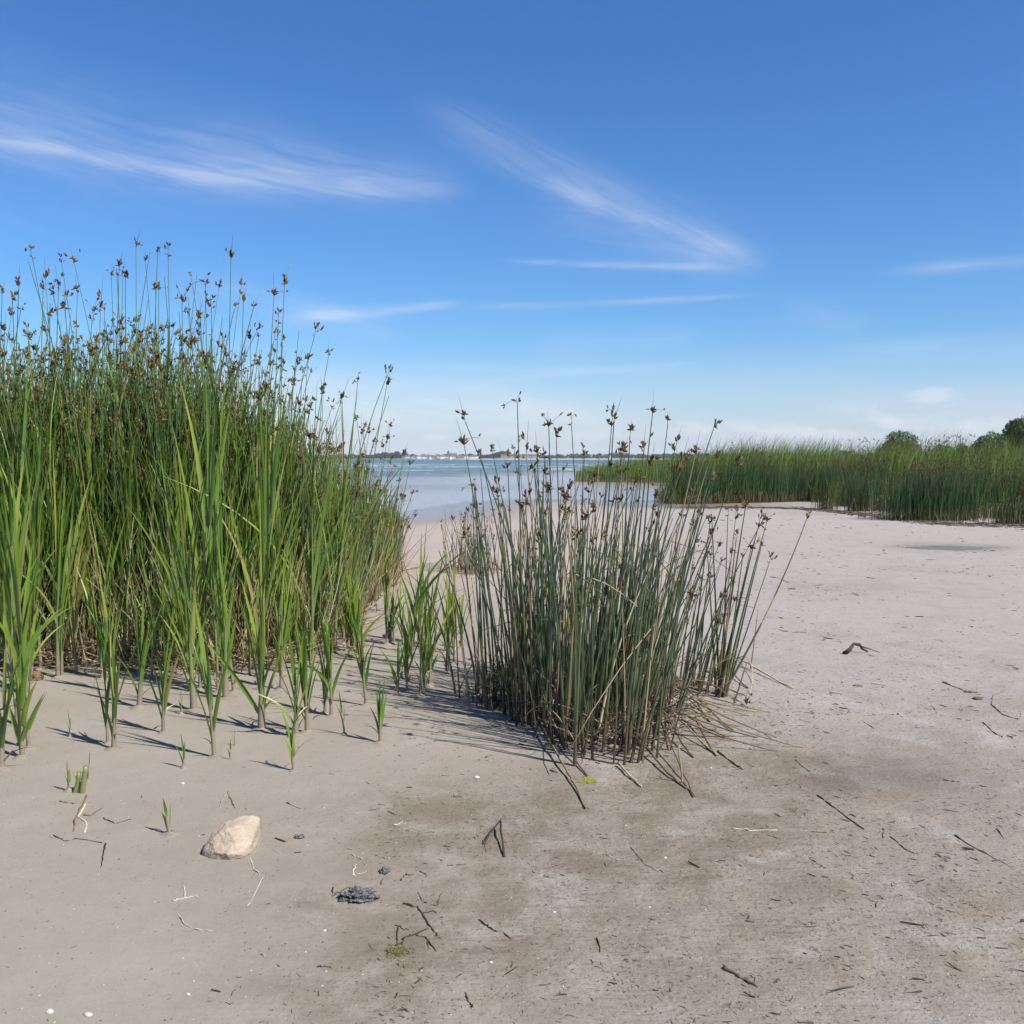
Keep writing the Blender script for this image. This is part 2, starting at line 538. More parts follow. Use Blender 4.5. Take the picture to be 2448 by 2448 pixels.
M['shell'] = simple('shell_white', (0.46, 0.43, 0.39), 0.45, 0.4, 0.12, 60)
M['white_wood'] = simple('weathered_white_wood', (0.55, 0.55, 0.52), 0.8, 0.2, 0.35, 14, 0.4)
M['house_wall'] = simple('house_wall', (0.62, 0.6, 0.56), 0.85, 0.2, 0.1, 0.2)
M['house_cream'] = simple('house_cream', (0.36, 0.33, 0.28), 0.85, 0.2, 0.1, 0.2)
M['house_brick'] = simple('house_brick', (0.2, 0.15, 0.12), 0.85, 0.2, 0.1, 0.2)
M['roof_red'] = simple('roof_red', (0.13, 0.085, 0.07), 0.85, 0.2, 0.15, 0.3)
M['roof_grey'] = simple('roof_grey', (0.12, 0.12, 0.13), 0.8, 0.2, 0.15, 0.3)
M['copper'] = simple('spire_slate', (0.07, 0.085, 0.09), 0.7, 0.3, 0.1, 0.3)
M['far_land'] = simple('far_land', (0.09, 0.12, 0.05), 0.95, 0.1, 0.25, 0.02)
M['far_sand'] = simple('far_sand', (0.4, 0.37, 0.32), 0.95, 0.1, 0.1, 0.05)
M['dull_moss'] = simple('olive_alga', (0.13, 0.12, 0.04), 0.8, 0.2, 0.3, 90)
M['moss'] = simple('yellow_green_alga', (0.26, 0.27, 0.03), 0.8, 0.2, 0.3, 90)
M['hull'] = simple('boat_white', (0.75, 0.76, 0.77), 0.4, 0.4, 0.05, 1)
M['slag'] = simple('slag', (0.13, 0.13, 0.14), 0.75, 0.3, 0.75, 160, 0.8)

# ------------------------------------------------------------------ ground
SEA_Z = -0.07
SHORE = np.array([(-2500, 90), (-400, 60), (-120, 36), (-40, 24), (-14, 20), (-6.5, 21), (-3.6, 25), (-2.9, 28.5), (-1.8, 33.5), (-0.4, 36.2),
                  (2.0, 36.6), (3.9, 34.0), (5.3, 31.5), (7.0, 37), (8.2, 47), (7.6, 56), (3.6, 61.5), (3.3, 66), (6.5, 74), (16, 90), (45, 120), (200, 260),
                  (700, 900), (2500, 2500)], float)


def shore_sd(x, y):
    """signed distance to the waterline, positive on land"""
    x = np.asarray(x, float)
    y = np.asarray(y, float)
    best = np.full(np.broadcast(x, y).shape, 1e9)
    inside = np.zeros(best.shape, bool)
    for a, b in zip(SHORE[:-1], SHORE[1:]):
        e = b - a
        t = np.clip(((x - a[0]) * e[0] + (y - a[1]) * e[1]) / (e @ e), 0, 1)
        d = np.hypot(x - a[0] - t * e[0], y - a[1] - t * e[1])
        best = np.minimum(best, d)
    poly = np.vstack([SHORE, [(2500, -500), (-2500, -500)]])
    for a, b in zip(poly, np.roll(poly, -1, 0)):
        c = ((a[1] > y) != (b[1] > y)) & (x < (b[0] - a[0]) * (y - a[1]) / (b[1] - a[1] + 1e-12) + a[0])
        inside ^= c
    return np.where(inside, best, -best)


def blob(x, y, px, py, rx, ry):
    gx, gy = gp(px, py)
    return np.exp(-(((x - gx) / rx) ** 2 + ((y - gy) / ry) ** 2))


rr = random.Random(3)
DX, DY = np.arange(-5, 9.01, 0.025), np.arange(1.4, 15.01, 0.025)
GD = np.zeros((len(DY), len(DX)))
for _ in range(900):
    qx, qy = rr.uniform(-4.5, 8.5), rr.uniform(1.6, 14.5)
    if qx < -0.6 and qy < 7 and rr.random() < 0.35:
        continue
    rx_, ry_, th_ = rr.uniform(0.02, 0.09), rr.uniform(0.02, 0.06), rr.uniform(0, 3.14)
    h_ = rr.uniform(-0.009, 0.005)
    i0, j0 = int((qx + 5) / 0.025), int((qy - 1.4) / 0.025)
    w_ = 12
    ja, jb, ia, ib = max(0, j0 - w_), min(len(DY), j0 + w_ + 1), max(0, i0 - w_), min(len(DX), i0 + w_ + 1)
    xx, yy = np.meshgrid(DX[ia:ib] - qx, DY[ja:jb] - qy)
    u_, v_ = xx * math.cos(th_) + yy * math.sin(th_), -xx * math.sin(th_) + yy * math.cos(th_)
    d2_ = (u_ / rx_) ** 2 + (v_ / ry_) ** 2
    GD[ja:jb, ia:ib] += h_ * (np.exp(-d2_) - 0.45 * np.exp(-(np.sqrt(d2_) - 1.5) ** 2 * 4))


def dimples(x, y):
    u, v = np.clip((x + 5) / 0.025, 0, len(DX) - 2.001), np.clip((y - 1.4) / 0.025, 0, len(DY) - 2.001)
    i, j = u.astype(int), v.astype(int)
    u, v = u - i, v - j
    return (GD[j, i] * (1 - u) + GD[j, i + 1] * u) * (1 - v) + (GD[j + 1, i] * (1 - u) + GD[j + 1, i + 1] * u) * v


PUD = gp(2265, 1307)


def ground_z(x, y):
    x = np.asarray(x, float)
    y = np.asarray(y, float)
    sd = shore_sd(x, y)
    near = sstep(60, 8, np.hypot(x, y))
    z = np.where(sd > 0, SEA_Z + 0.075 * sstep(0, 9, sd), SEA_Z + np.maximum(sd * 0.03, -6))
    land = sstep(0.0, 4.0, sd)
    right = sstep(-0.5, 1.2, x - 0.1 * (y - 4))
    z = z + land * near * (0.03 * (fbm(x * 0.22, y * 0.22, 1) - 0.5) + 0.012 * (fbm(x * 1.3, y * 1.3, 4) - 0.5)
                           + (0.0035 + 0.006 * right) * (fbm(x * 7, y * 7, 9, 3) - 0.5) + 0.004 * right * (fbm(x * 22, y * 22, 14, 2) - 0.5))
    z = z + 0.25 * sstep(25, 60, sd) * sstep(0, 30, x) * (0.5 + fbm(x * .02, y * .02, 3))
    z = z - 0.035 * np.exp(-(((x - PUD[0]) / 0.75) ** 2 + ((y - PUD[1]) / 0.55) ** 2) ** 2)
    return z + dimples(x, y)


GX, GY = np.arange(-9, 14.01, 0.04), np.arange(1.4, 19.01, 0.04)
GZ = ground_z(*np.meshgrid(GX, GY))


def zs(x, y):
    if GX[0] < x < GX[-2] and GY[0] < y < GY[-2]:
        u, v = (x - GX[0]) / 0.04, (y - GY[0]) / 0.04
        i, j = int(u), int(v)
        u, v = u - i, v - j
        return float((GZ[j, i] * (1 - u) + GZ[j, i + 1] * u) * (1 - v) + (GZ[j + 1, i] * (1 - u) + GZ[j + 1, i + 1] * u) * v)
    return float(ground_z(np.array([x]), np.array([y]))[0])


def lines(lo, hi, step, a, b, grow=1.07):
    c = list(np.arange(lo, hi + 1e-6, step))
    s = step
    while c[-1] < b:
        s *= grow
        c.append(c[-1] + s)
    s = step
    f = []
    p = lo
    while p > a:
        s *= grow
        p -= s
        f.append(p)
    return np.array(f[::-1] + c)


def sand_material():
    m, k, out = mat('beach_sand')
    pos = k.n('ShaderNodeNewGeometry').outputs['Position']
    a = k.attr('tint')
    sp = k.n('ShaderNodeSeparateColor', Color=a.outputs['Color'])
    stain, rough_m, wet = sp.outputs[0], sp.outputs[1], sp.outputs[2]
    n1 = k.noise(pos, 1.4, 6, 0.62)
    n2 = k.noise(pos, 9, 6, 0.65)
    n3 = k.noise(pos, 55, 5, 0.7)
    n4 = k.noise(pos, 420, 3, 0.7)
    base = k.mix(k.ss(n1, 0.3, 0.7), (0.25, 0.214, 0.171), (0.28, 0.25, 0.204))
    base = k.mix(k.ss(n2, 0.35, 0.75, 0, 0.35), base, (0.222, 0.19, 0.148))
    # pale crusts where it has dried
    n5 = k.noise(pos, 2.6, 5, 0.6, 0.6)
    base = k.mix(k.m('MULTIPLY', k.ss(n5, 0.5, 0.66), k.m('MULTIPLY', rough_m, 0.85)), base, (0.345, 0.322, 0.286))
    base = k.mix(k.m('MULTIPLY', k.attr('dry').outputs['Fac'], 0.75), base, (0.34, 0.306, 0.282))
    base = k.mix(k.m('MULTIPLY', k.attr('rosy').outputs['Fac'], 0.8), base, (0.36, 0.292, 0.25))
    # brown algal film
    n6 = k.noise(pos, 3.5, 6, 0.68, 0.4)
    st = k.m('MULTIPLY', stain, k.ss(k.m('ADD', n6, k.m('MULTIPLY', k.m('SUBTRACT', n3, 0.5), 0.35)), 0.28, 0.66))
    base = k.mix(k.m('MULTIPLY', st, 0.9, clamp=True), base, (0.142, 0.11, 0.07))
    # olive-grey damp patches
    n7 = k.noise(pos, 1.9, 6, 0.66, 0.5)
    base = k.mix(k.m('MULTIPLY', k.ss(n7, 0.5, 0.7), k.m('ADD', 0.2, k.m('MULTIPLY', rough_m, 0.25))), base, (0.195, 0.18, 0.145))
    # wind-drawn streaks of grit
    sv = k.n('ShaderNodeMapping', Vector=pos, Rotation=(0, 0, R(-149)), Scale=(5, 34, 1))
    n8 = k.noise(sv.outputs[0], 1.0, 5, 0.68)
    base = k.mix(k.m('MULTIPLY', k.ss(n8, 0.57, 0.72), k.m('ADD', 0.1, k.m('MULTIPLY', rough_m, 0.55))), base, (0.12, 0.1, 0.078))
    # fine grit and dark crumbs
    g = k.m('MULTIPLY', k.ss(n3, 0.54, 0.68), k.m('ADD', 0.1, k.m('MULTIPLY', rough_m, 0.8)))
    base = k.mix(k.m('MULTIPLY', g, 0.75), base, (0.095, 0.078, 0.06))
    base = k.mix(k.ss(n4, 0.3, 0.75, 0.0, 0.3), base, (0.14, 0.12, 0.098))
    n9 = k.noise(pos, 130, 4, 0.7)
    base = k.mix(k.m('MULTIPLY', k.ss(n9, 0.56, 0.68), k.m('ADD', 0.08, k.m('MULTIPLY', k.m('ADD', st, rough_m), 0.35))), base, (0.085, 0.068, 0.05))
    vor = k.n('ShaderNodeTexVoronoi', Scale=75.0, Vector=k.vec('ADD', pos, k.vec('MULTIPLY', k.n('ShaderNodeTexNoise', Scale=30.0, Vector=pos).outputs[1], (0.02, 0.02, 0.02)).outputs[0]).outputs[0])
    vsp = k.n('ShaderNodeSeparateColor', Color=vor.outputs['Color'])
    dots = k.m('MULTIPLY', k.ss(vor.outputs['Distance'], 0.28, 0.12), k.ss(k.m('ADD', vsp.outputs[0], k.m('MULTIPLY', rough_m, 0.2)), 0.93, 0.97))
    base = k.mix(k.m('MULTIPLY', dots, 0.8), base, (0.05, 0.04, 0.03))
    wdots = k.m('MULTIPLY', k.ss(vor.outputs['Distance'], 0.2, 0.08), k.ss(vsp.outputs[1], 0.975, 0.985))
    base = k.mix(wdots, base, (0.42, 0.4, 0.37))
    # wet sand
    wetc = k.mix(1.0, base, (0.66, 0.61, 0.58), 'MULTIPLY')
    col = k.mix(k.m('MULTIPLY', wet, 0.85), base, wetc)
    rgh = k.ss(wet, 0.0, 1.0, 0.88, 0.22)
    p = k.n('ShaderNodeBsdfPrincipled', Base__Color=col, Roughness=rgh)
    p.inputs['Specular IOR Level'].default_value = 0.3
    h = k.m('ADD', k.m('MULTIPLY', n3, k.m('ADD', 0.25, rough_m)), k.m('MULTIPLY', n4, 0.3))
    h = k.m('ADD', h, k.m('MULTIPLY', n2, k.m('MULTIPLY', rough_m, 2.2)))
    h = k.m('ADD', h, k.m('MULTIPLY', dots, 0.6))
    h = k.m('ADD', h, k.m('MULTIPLY', n8, k.m('MULTIPLY', rough_m, 1.6)))
    b = k.n('ShaderNodeBump', Strength=0.7, Distance=0.009, Height=h)
    k.t.links.new(b.outputs[0], p.inputs['Normal'])
    k.t.links.new(p.outputs[0], out.inputs[0])
    return m


def build_ground():
    xs = lines(-4.2, 5.2, 0.036, -2600, 2600, 1.085)
    ys = lines(1.7, 8.6, 0.036, -200, 2600, 1.075)
    X, Y = np.meshgrid(xs, ys)
    Z = ground_z(X, Y)
    sd = shore_sd(X, Y)
    stain = 0.95 * blob(X, Y, 1330, 1960, 0.75, 0.55) + 0.9 * blob(X, Y, 1760, 1880, 0.6, 0.5) + 0.5 * blob(X, Y, 1000, 2000, 0.5, 0.5) + 0.55 * blob(X, Y, 1050, 2260, 0.5, 0.4) \
        + 0.6 * blob(X, Y, 2150, 1830, 0.9, 0.5) + 0.5 * blob(X, Y, 1700, 2150, 0.9, 0.5) + 0.45 * blob(X, Y, 760, 2160, 0.09, 0.09) * 2 + 0.5 * blob(X, Y, 820, 2390, 0.25, 0.15) \
        + 0.5 * blob(X, Y, 2400, 1690, 0.5, 0.35) + 0.35 * blob(X, Y, 1500, 2350, 0.9, 0.4) + 0.7 * blob(X, Y, 945, 2290, 0.09, 0.06) + 0.35 * blob(X, Y, 2300, 2200, 0.8, 0.6) \
        + 0.55 * blob(X, Y, 2200, 1365, 0.5, 0.5) + 0.6 * blob(X, Y, 2050, 1226, 3.0, 1.2) + 0.4 * blob(X, Y, 2000, 1405, 1.2, 0.8)
    stain = stain * (0.35 + 0.9 * fbm(X * 1.7, Y * 1.7, 21)) + 0.12 * fbm(X * 0.6, Y * 0.6, 30)
    rough = sstep(-0.7, 0.9, X - 0.12 * (Y - 3)) * sstep(9.5, 4.5, Y) * 0.75 + 0.5 * sstep(4, 7, Y) * sstep(26, 14, Y) * sstep(0.6, 2.5, X) + stain * 0.4 + 0.08
    rough = np.clip(rough, 0, 1)
    wet = sstep(5.5, 0.3, sd + 2.0 * (fbm(X * 0.25, Y * 0.25, 40) - 0.5)) * np.where(sd > -0.5, 1, 1)
    pu = np.exp(-(((X - PUD[0]) / 1.0) ** 2 + ((Y - PUD[1]) / 0.6) ** 2) ** 2)
    wet = np.maximum(wet, pu * 0.9)
    wet = np.maximum(wet, 0.55 * sstep(0.42, 0.6, fbm(X * 2.2, Y * 2.2, 61)) * blob(X, Y, 2180, 1855, 0.45, 0.35))
    acc = Acc()
    ny, nx = X.shape
    i = np.arange(ny - 1)[:, None]
    j = np.arange(nx - 1)[None]
    f = np.stack([i * nx + j, i * nx + j + 1, (i + 1) * nx + j + 1, (i + 1) * nx + j], -1).reshape(-1, 4)
    acc.add(np.stack([X, Y, Z], -1), None, f, np.stack([np.clip(stain, 0, 1), rough, wet], -1))
    go = acc.obj('sand_beach', sand_material())
    dry = sstep(0.4, 2.2, X + 0.25 * (Y - 5)) * sstep(4.2, 6.0, Y) * (1 - 0.7 * wet)
    at = go.data.attributes.new('dry', 'FLOAT', 'POINT')
    at.data.foreach_set('value', np.clip(dry, 0, 1).astype(np.float32).ravel())
    at = go.data.attributes.new('rosy', 'FLOAT', 'POINT')
    rosy = sstep(8, 13, Y) * sstep(3.0, 0.5, X - 0.03 * Y) * sstep(36, 22, Y)
    at.data.foreach_set('value', np.clip(rosy, 0, 1).astype(np.float32).ravel())
    return tag(go, 'pale grey-beige wet sand beach with brown algal stains', kind='structure')


build_ground()


# ------------------------------------------------------------------ sea
def build_sea():
    m, k, out = mat('sea_water')
    pos = k.n('ShaderNodeNewGeometry').outputs['Position']
    sp = k.n('ShaderNodeSeparateColor', Color=k.attr('tint').outputs['Color'])
    shallow, foam, far = sp.outputs[0], sp.outputs[1], sp.outputs[2]
    n0 = k.noise(k.vec('MULTIPLY', pos, (0.05, 0.12, 1)).outputs[0], 1.0, 4)
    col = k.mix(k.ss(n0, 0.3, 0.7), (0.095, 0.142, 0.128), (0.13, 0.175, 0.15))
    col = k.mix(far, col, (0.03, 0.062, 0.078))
    col = k.mix(shallow, col, (0.27, 0.225, 0.195))
    fn = k.noise(k.vec('MULTIPLY', pos, (1.2, 3, 1)).outputs[0], 1.0, 4, 0.7)
    fo = k.m('MULTIPLY', foam, k.ss(fn, 0.38, 0.6))
    col = k.mix(fo, col, (0.7, 0.72, 0.73))
    p = k.n('ShaderNodeBsdfPrincipled', Base__Color=col, Roughness=k.ss(fo, 0, 1, 0.2, 0.8), IOR=1.33)
    b1 = k.noise(k.vec('MULTIPLY', pos, (1.3, 2.4, 1)).outputs[0], 1.0, 5, 0.65)
    amp = k.ss(shallow, 0.0, 1.0, 1.0, 0.06)
    b = k.n('ShaderNodeBump', Strength=k.m('MULTIPLY', amp, 1.0), Distance=0.9, Height=b1)
    k.t.links.new(b.outputs[0], p.inputs['Normal'])
    k.t.links.new(p.outputs[0], out.inputs[0])
    ys = [17.0]
    while ys[-1] < 1420:
        ys.append(ys[-1] * 1.0085 + 0.02)
    ys = np.array(ys)
    us = np.linspace(-1, 1, 421)
    U, Y = np.meshgrid(us, ys)
    X = U * (Y * 0.85 + 25)
    X = np.where(Y > 1000, X * 1.0, X)
    sd = -shore_sd(X, Y)
    A = 0.055 * sstep(3, 22, sd) * sstep(420, 160, Y)
    ph = fbm(X * 0.08, Y * 0.05, 50) * 9
    wv = np.sin(Y * 1.35 + 0.35 * X + ph) * 0.5 + np.sin(Y * 0.74 - 0.22 * X + ph * 1.3 + 2) * 0.8 + np.sin(Y * 2.1 + 0.9 * X + ph * 0.7) * 0.25
    Z = SEA_Z + A * (wv + 0.8 * (fbm(X * 0.9, Y * 0.9, 60, 3) - 0.5))
    foam = sstep(0.5, 0.8, wv + 0.3) * sstep(0.54, 0.62, fbm(X * 0.13, Y * 0.16, 71, 3)) * sstep(14, 28, sd) * sstep(500, 200, Y)
    shallow = sstep(26, 2.0, sd + 6 * (fbm(X * 0.12, Y * 0.3, 80) - 0.5))
    acc = Acc()
    ny, nx = X.shape
    i = np.arange(ny - 1)[:, None]
    j = np.arange(nx - 1)[None]
    f = np.stack([i * nx + j, i * nx + j + 1, (i + 1) * nx + j + 1, (i + 1) * nx + j], -1).reshape(-1, 4)
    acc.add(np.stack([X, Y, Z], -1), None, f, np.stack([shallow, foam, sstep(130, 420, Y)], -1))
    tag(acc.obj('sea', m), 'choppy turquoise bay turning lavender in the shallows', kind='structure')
    # puddle on the sand
    m2, k2, out2 = mat('puddle_water')
    p2 = k2.n('ShaderNodeBsdfPrincipled', Base__Color=(0.2, 0.18, 0.145), Roughness=0.2, IOR=1.33)
    k2.t.links.new(p2.outputs[0], out2.inputs[0])
    a2 = Acc()
    n = 60
    th = np.arange(n) * 2 * np.pi / n
    rad = 0.8 + 0.5 * (fbm(np.cos(th) * 1.5 + 5, np.sin(th) * 1.5 + 5, 3) - 0.5)
    lv = zs(*PUD) + 0.018
    V = np.stack([PUD[0] + np.cos(th) * rad * 0.75, PUD[1] + np.sin(th) * rad * 0.6, np.full(n, lv)], -1)
    V = np.vstack([V, [[PUD[0], PUD[1], lv]]])
    a2.add(V, [[q, (q + 1) % n, n] for q in range(n)])
    tag(a2.obj('puddle', m2), 'small shallow puddle on the sand', kind='structure')


build_sea()

# ------------------------------------------------------------------ far shore with town and trees
FY = 1405.0


def crown_mesh(name, n, rx, rz, leaf, seed, z0, lobes=7, mat_key='crown'):
    """leaf faces spread through several uneven lobes"""
    g = np.random.default_rng(seed)
    acc = Acc()
    cs, rs = [], []
    for q in range(lobes):
        u = unit(g.normal(size=3))
        cs.append(np.array([u[0] * rx * 0.55, u[1] * rx * 0.55, z0 + rz * (0.95 + 0.55 * u[2])]))
        rs.append(g.uniform(0.42, 0.66))
    which = g.integers(0, lobes, n)
    d = unit(g.normal(size=(n, 3)))
    r = g.uniform(0.45, 1.0, n) ** 0.5
    cs, rs = np.array(cs), np.array(rs)
    c = cs[which] + d * (r * rs[which])[:, None] * np.array([rx, rx, rz])
    nrm = unit(d + g.normal(0, 0.6, (n, 3)))
    u = unit(np.cross(nrm, g.normal(size=(n, 3))))
    v = np.cross(nrm, u)
    s = leaf * g.uniform(0.6, 1.3, n)[:, None]
    V = np.stack([c - u * s, c + v * s * 0.6, c + u * s, c - v * s * 0.6], 1)
    C = np.zeros((n, 4, 3))
    C[..., 0] = (g.random(n) * 0.5 + 0.5 * (which / lobes))[:, None]
    acc.add(V, None, np.arange(n * 4).reshape(-1, 4), C)
    me = acc.mesh(name, smooth=False)
    me.materials.append(M[mat_key])
    return me


def trunk_mesh(name, h, r, seed, limbs=7, spread=1.5):
    g = np.random.default_rng(seed)
    acc = Acc()
    tubes(acc, [(0, 0, -0.3)], (0, 0, 1), h * 0.75, (0.05, 0.02, 0), r, r * 0.45, 6, 7)
    for q in range(limbs):
        th = q * 2.4 + g.uniform(0, 0.6)
        tubes(acc, [(0, 0, h * g.uniform(0.25, 0.65))], (math.cos(th), math.sin(th), 0.8), spread * g.uniform(0.7, 1.2), (0, 0, 0.25), r * 0.4, r * 0.08, 5, 5)
    me = acc.mesh(name)
    me.materials.append(M['bark'])
    return me


def box_mesh(name, w, d, h, z0=0.0):
    acc = Acc()
    V = [(sx * w / 2, sy * d / 2, z0 + sz * h) for sz in (0, 1) for sx, sy in ((-1, -1), (1, -1), (1, 1), (-1, 1))]
    acc.add(V, None, [(0, 3, 2, 1), (4, 5, 6, 7), (0, 1, 5, 4), (1, 2, 6, 5), (2, 3, 7, 6), (3, 0, 4, 7)])
    return acc.mesh(name, False)


def gable_mesh(name, w, d, h, z0, over=0.4):
    acc = Acc()
    w2, d2 = w / 2 + over, d / 2 + over
    V = [(-w2, -d2, z0), (w2, -d2, z0), (w2, d2, z0), (-w2, d2, z0), (-w2, 0, z0 + h), (w2, 0, z0 + h)]
    acc.add(V, [(1, 2, 5), (3, 0, 4)], [(0, 1, 5, 4), (2, 3, 4, 5), (3, 2, 1, 0)])
    return acc.mesh(name, False)


def build_far_shore():
    g = random.Random(9)
    xs = np.linspace(-1500, 1500, 301)
    prof = [(-4, -1.5), (0, -0.02), (6, 0.9), (14, 1.6), (60, 1.7), (200, 1.8), (500, 1.9)]
    X = np.repeat(xs[None], len(prof), 0)
    bump = fbm(xs * 0.006, xs * 0 + 3, 5)
    Y = np.array([[FY + p[0]] for p in prof]) + 14 * (bump[None] - 0.5) + 0 * X
    Z = np.array([[p[1]] for p in prof]) * (1 + 0 * X) + (np.arange(len(prof))[:, None] > 3) * (bump[None] * 0.3)
    acc = Acc()
    ny, nx = X.shape
    i = np.arange(ny - 1)[:, None]
    j = np.arange(nx - 1)[None]
    f = np.stack([i * nx + j, i * nx + j + 1, (i + 1) * nx + j + 1, (i + 1) * nx + j], -1).reshape(-1, 4)
    acc.add(np.stack([X, Y, Z], -1), None, f)
    tag(acc.obj('far_shore', M['far_land']), 'low green land along the far side of the bay', kind='structure')
    sa = Acc()
    xs2 = np.linspace(gp(1090, 1099)[0] * 0 + (1090 - CX) / F * FY, 900, 160)
    yb = FY - 3 + 14 * (np.interp(xs2, xs, bump) - 0.5)
    V = []
    for row, (dy, z) in enumerate(((-3, -0.1), (1.0, 0.5), (5, 1.0), (9, 1.0), (9.5, 0.3))):
        V.append(np.stack([xs2, yb + dy, np.full_like(xs2, z)], -1))
    V = np.array(V)
    ny, nx = V.shape[:2]
    i = np.arange(ny - 1)[:, None]
    j = np.arange(nx - 1)[None]
    f = np.stack([i * nx + j, i * nx + j + 1, (i + 1) * nx + j + 1, (i + 1) * nx + j], -1).reshape(-1, 4)
    sa.add(V, None, f)
    tag(sa.obj('far_beach', M['far_sand']), 'thin pale strip of beach along the far shore', kind='structure')

    crowns = [crown_mesh('crown', 900, 5.0, 5.0, 0.9, 100 + q, 1.5, 6, 'far_crown') for q in range(4)]
    trunk = trunk_mesh('trunk', 8, 0.4, 3, 4, 3)
    m_per_px = FY / F

    def far_tree(px, top, width_px, label, group, depth=0.0):
        Yt = FY + 22 + depth
        x = (px - CX) / F * Yt
        Hh = CAMZ + (HZ - top) / F * Yt - 2
        o = empty('tree', (x, Yt, 2.0))
        c = link('crown', crowns[g.randrange(4)], None, o)
        s = width_px * m_per_px / 11.0
        c.scale = (s, s, Hh / 12.8)
        c.rotation_euler[2] = g.uniform(0, 6)
        t = link('trunk', trunk, None, o)
        t.scale = (0.8, 0.8, Hh / 11)
        tag(o, label, 'tree', group)

    lab1 = 'tall rounded tree in the grove on the far shore just right of the left reeds'
    for px, top, wd in ((906, 1082, 26), (922, 1078, 26), (938, 1080, 22), (952, 1076, 24), (968, 1078, 20), (984, 1084, 22), (888, 1086, 24)):
        far_tree(px, top, wd, lab1, 'far grove beside the left reeds')
    lab2 = 'dark tree in the middle of the far-shore town right of the spire'
    for px, top, wd in ((1108, 1084, 18), (1122, 1083, 20), (1134, 1085, 16)):
        far_tree(px, top, wd, lab2, 'trees inside the far town')
    lab3 = 'tree of the tall flat-topped dark grove on the far shore behind the rush clump'
    for px, top, wd in ((1165, 1085, 26), (1182, 1082, 26), (1196, 1077, 26), (1208, 1076, 24), (1217, 1078, 14), (1188, 1079, 24), (1202, 1076, 24), (1213, 1077, 18)):
        far_tree(px, top, wd, lab3, 'flat-topped far grove', g.uniform(0, 12))

    # belt of smaller trees, one mass
    belt = Acc()
    for q in range(820):
        px = g.uniform(-700, 3100)
        Yt = FY + g.uniform(24, 120)
        top = 1087 + 4 * (fbm(np.array([px * 0.02]), np.array([1.0]), 8)[0] - 0.5) * 2 + g.uniform(-1, 4)
        if 960 < px < 1150:
            top += 3.0
            Yt += 25
        if 1420 < px < 1700:
            top -= 3
        x = (px - CX) / F * Yt
        h = max(3.0, CAMZ + (HZ - top) / F * Yt - 2)
        n = 60
        d = unit(RNG.normal(size=(n, 3)))
        c = np.array([x, Yt, 2 + h * 0.5]) + d * np.array([g.uniform(4, 8), 4, h * 0.52]) * (RNG.uniform(0.4, 1, n) ** 0.5)[:, None]
        nr = unit(d + RNG.normal(0, 0.5, (n, 3)))
        u = unit(np.cross(nr, RNG.normal(size=(n, 3))))
        v = np.cross(nr, u)
        s = RNG.uniform(0.9, 2.0, n)[:, None]
        C = np.zeros((n, 4, 3))
        C[..., 0] = g.random()
        belt.add(np.stack([c - u * s, c - v * s, c + u * s, c + v * s], 1), None, np.arange(n * 4).reshape(-1, 4), C)
    tag(belt.obj('far_woods', M['far_crown'], smooth=False), 'long dark belt of woods along the far shore', 'woods', kind='stuff')

    # town: every house a thing
    lab_w = 'small white house in the town on the far shore'
    lab_c = 'long cream apartment block below the flat-topped far grove'
    protos = []
    for w, d, h, rh, wm, rm in ((5, 5, 2.6, 1.3, 'house_wall', 'roof_grey'), (6.5, 5, 2.6, 1.5, 'house_wall', 'roof_grey'), (4.5, 5, 3.4, 1.4, 'house_wall', 'roof_red'), (6, 5, 2.4, 1.6, 'house_brick', 'roof_grey')):
        wmsh = box_mesh('wall', w, d, h + 1, -1)
        wmsh.materials.append(M[wm])
        rmsh = gable_mesh('roof', w, d, rh, h)
        rmsh.materials.append(M[rm])
        protos.append((wmsh, rmsh, wm))
    for q in range(46):
        px = 968 + (1155 - 968) * (q + g.uniform(-0.4, 0.4)) / 46
        dep = g.choice((12, 20, 30, 44))
        Yt = FY + dep
        wm, rm, kind = protos[g.choice((0, 0, 1, 1, 2, 3))]
        o = empty('house', ((px - CX) / F * Yt, Yt, 0.9 + dep * 0.05), g.uniform(-0.5, 0.5))
        link('wall', wm, None, o)
        link('roof', rm, None, o)
        if kind == 'house_brick':
            tag(o, 'small brick house in the town on the far shore', 'house', 'brick houses of the far town')
        else:
            tag(o, lab_w, 'house', 'white houses of the far town')
    for q, px in enumerate((1205, 1222, 1240, 1262, 1280)):
        Yt = FY + 14
        o = empty('apartment_block', ((px - CX) / F * Yt, Yt, 1.8))
        wmsh = box_mesh('wall', 9.5, 8, 5.5, -1)
        link('wall', wmsh, M['house_cream'], o)
        link('roof', gable_mesh('roof', 9.5, 8, 1.2, 4.5), M['roof_red'], o)
        wa = Acc()
        win = box_mesh('window', 0.9, 0.1, 1.1)
        win.materials.append(M['roof_grey'])
        for a in range(5):
            for b in range(2):
                wo = link('window', win, None, o)
                wo.location = (-3.6 + a * 1.8, -4.03, 0.6 + b * 2.1)
        tag(o, lab_c, 'apartment block', 'cream blocks of the far town')
    # church
    Yt = FY + 40
    o = empty('church', ((1072 - CX) / F * Yt, Yt, 2.5))
    link('tower', box_mesh('tower', 4.0, 4.0, 6.0, 0), M['house_brick'], o)
    sp = Acc()
    V = [(-2.2, -2.2, 6), (2.2, -2.2, 6), (2.2, 2.2, 6), (-2.2, 2.2, 6), (0, 0, 12.2)]
    sp.add(V, [(0, 1, 4), (1, 2, 4), (2, 3, 4), (3, 0, 4)])
    link('spire', sp.mesh('spire', False), M['copper'], o)
    nv = box_mesh('nave', 10, 6, 4)
    n1 = link('nave', nv, M['house_brick'], o)
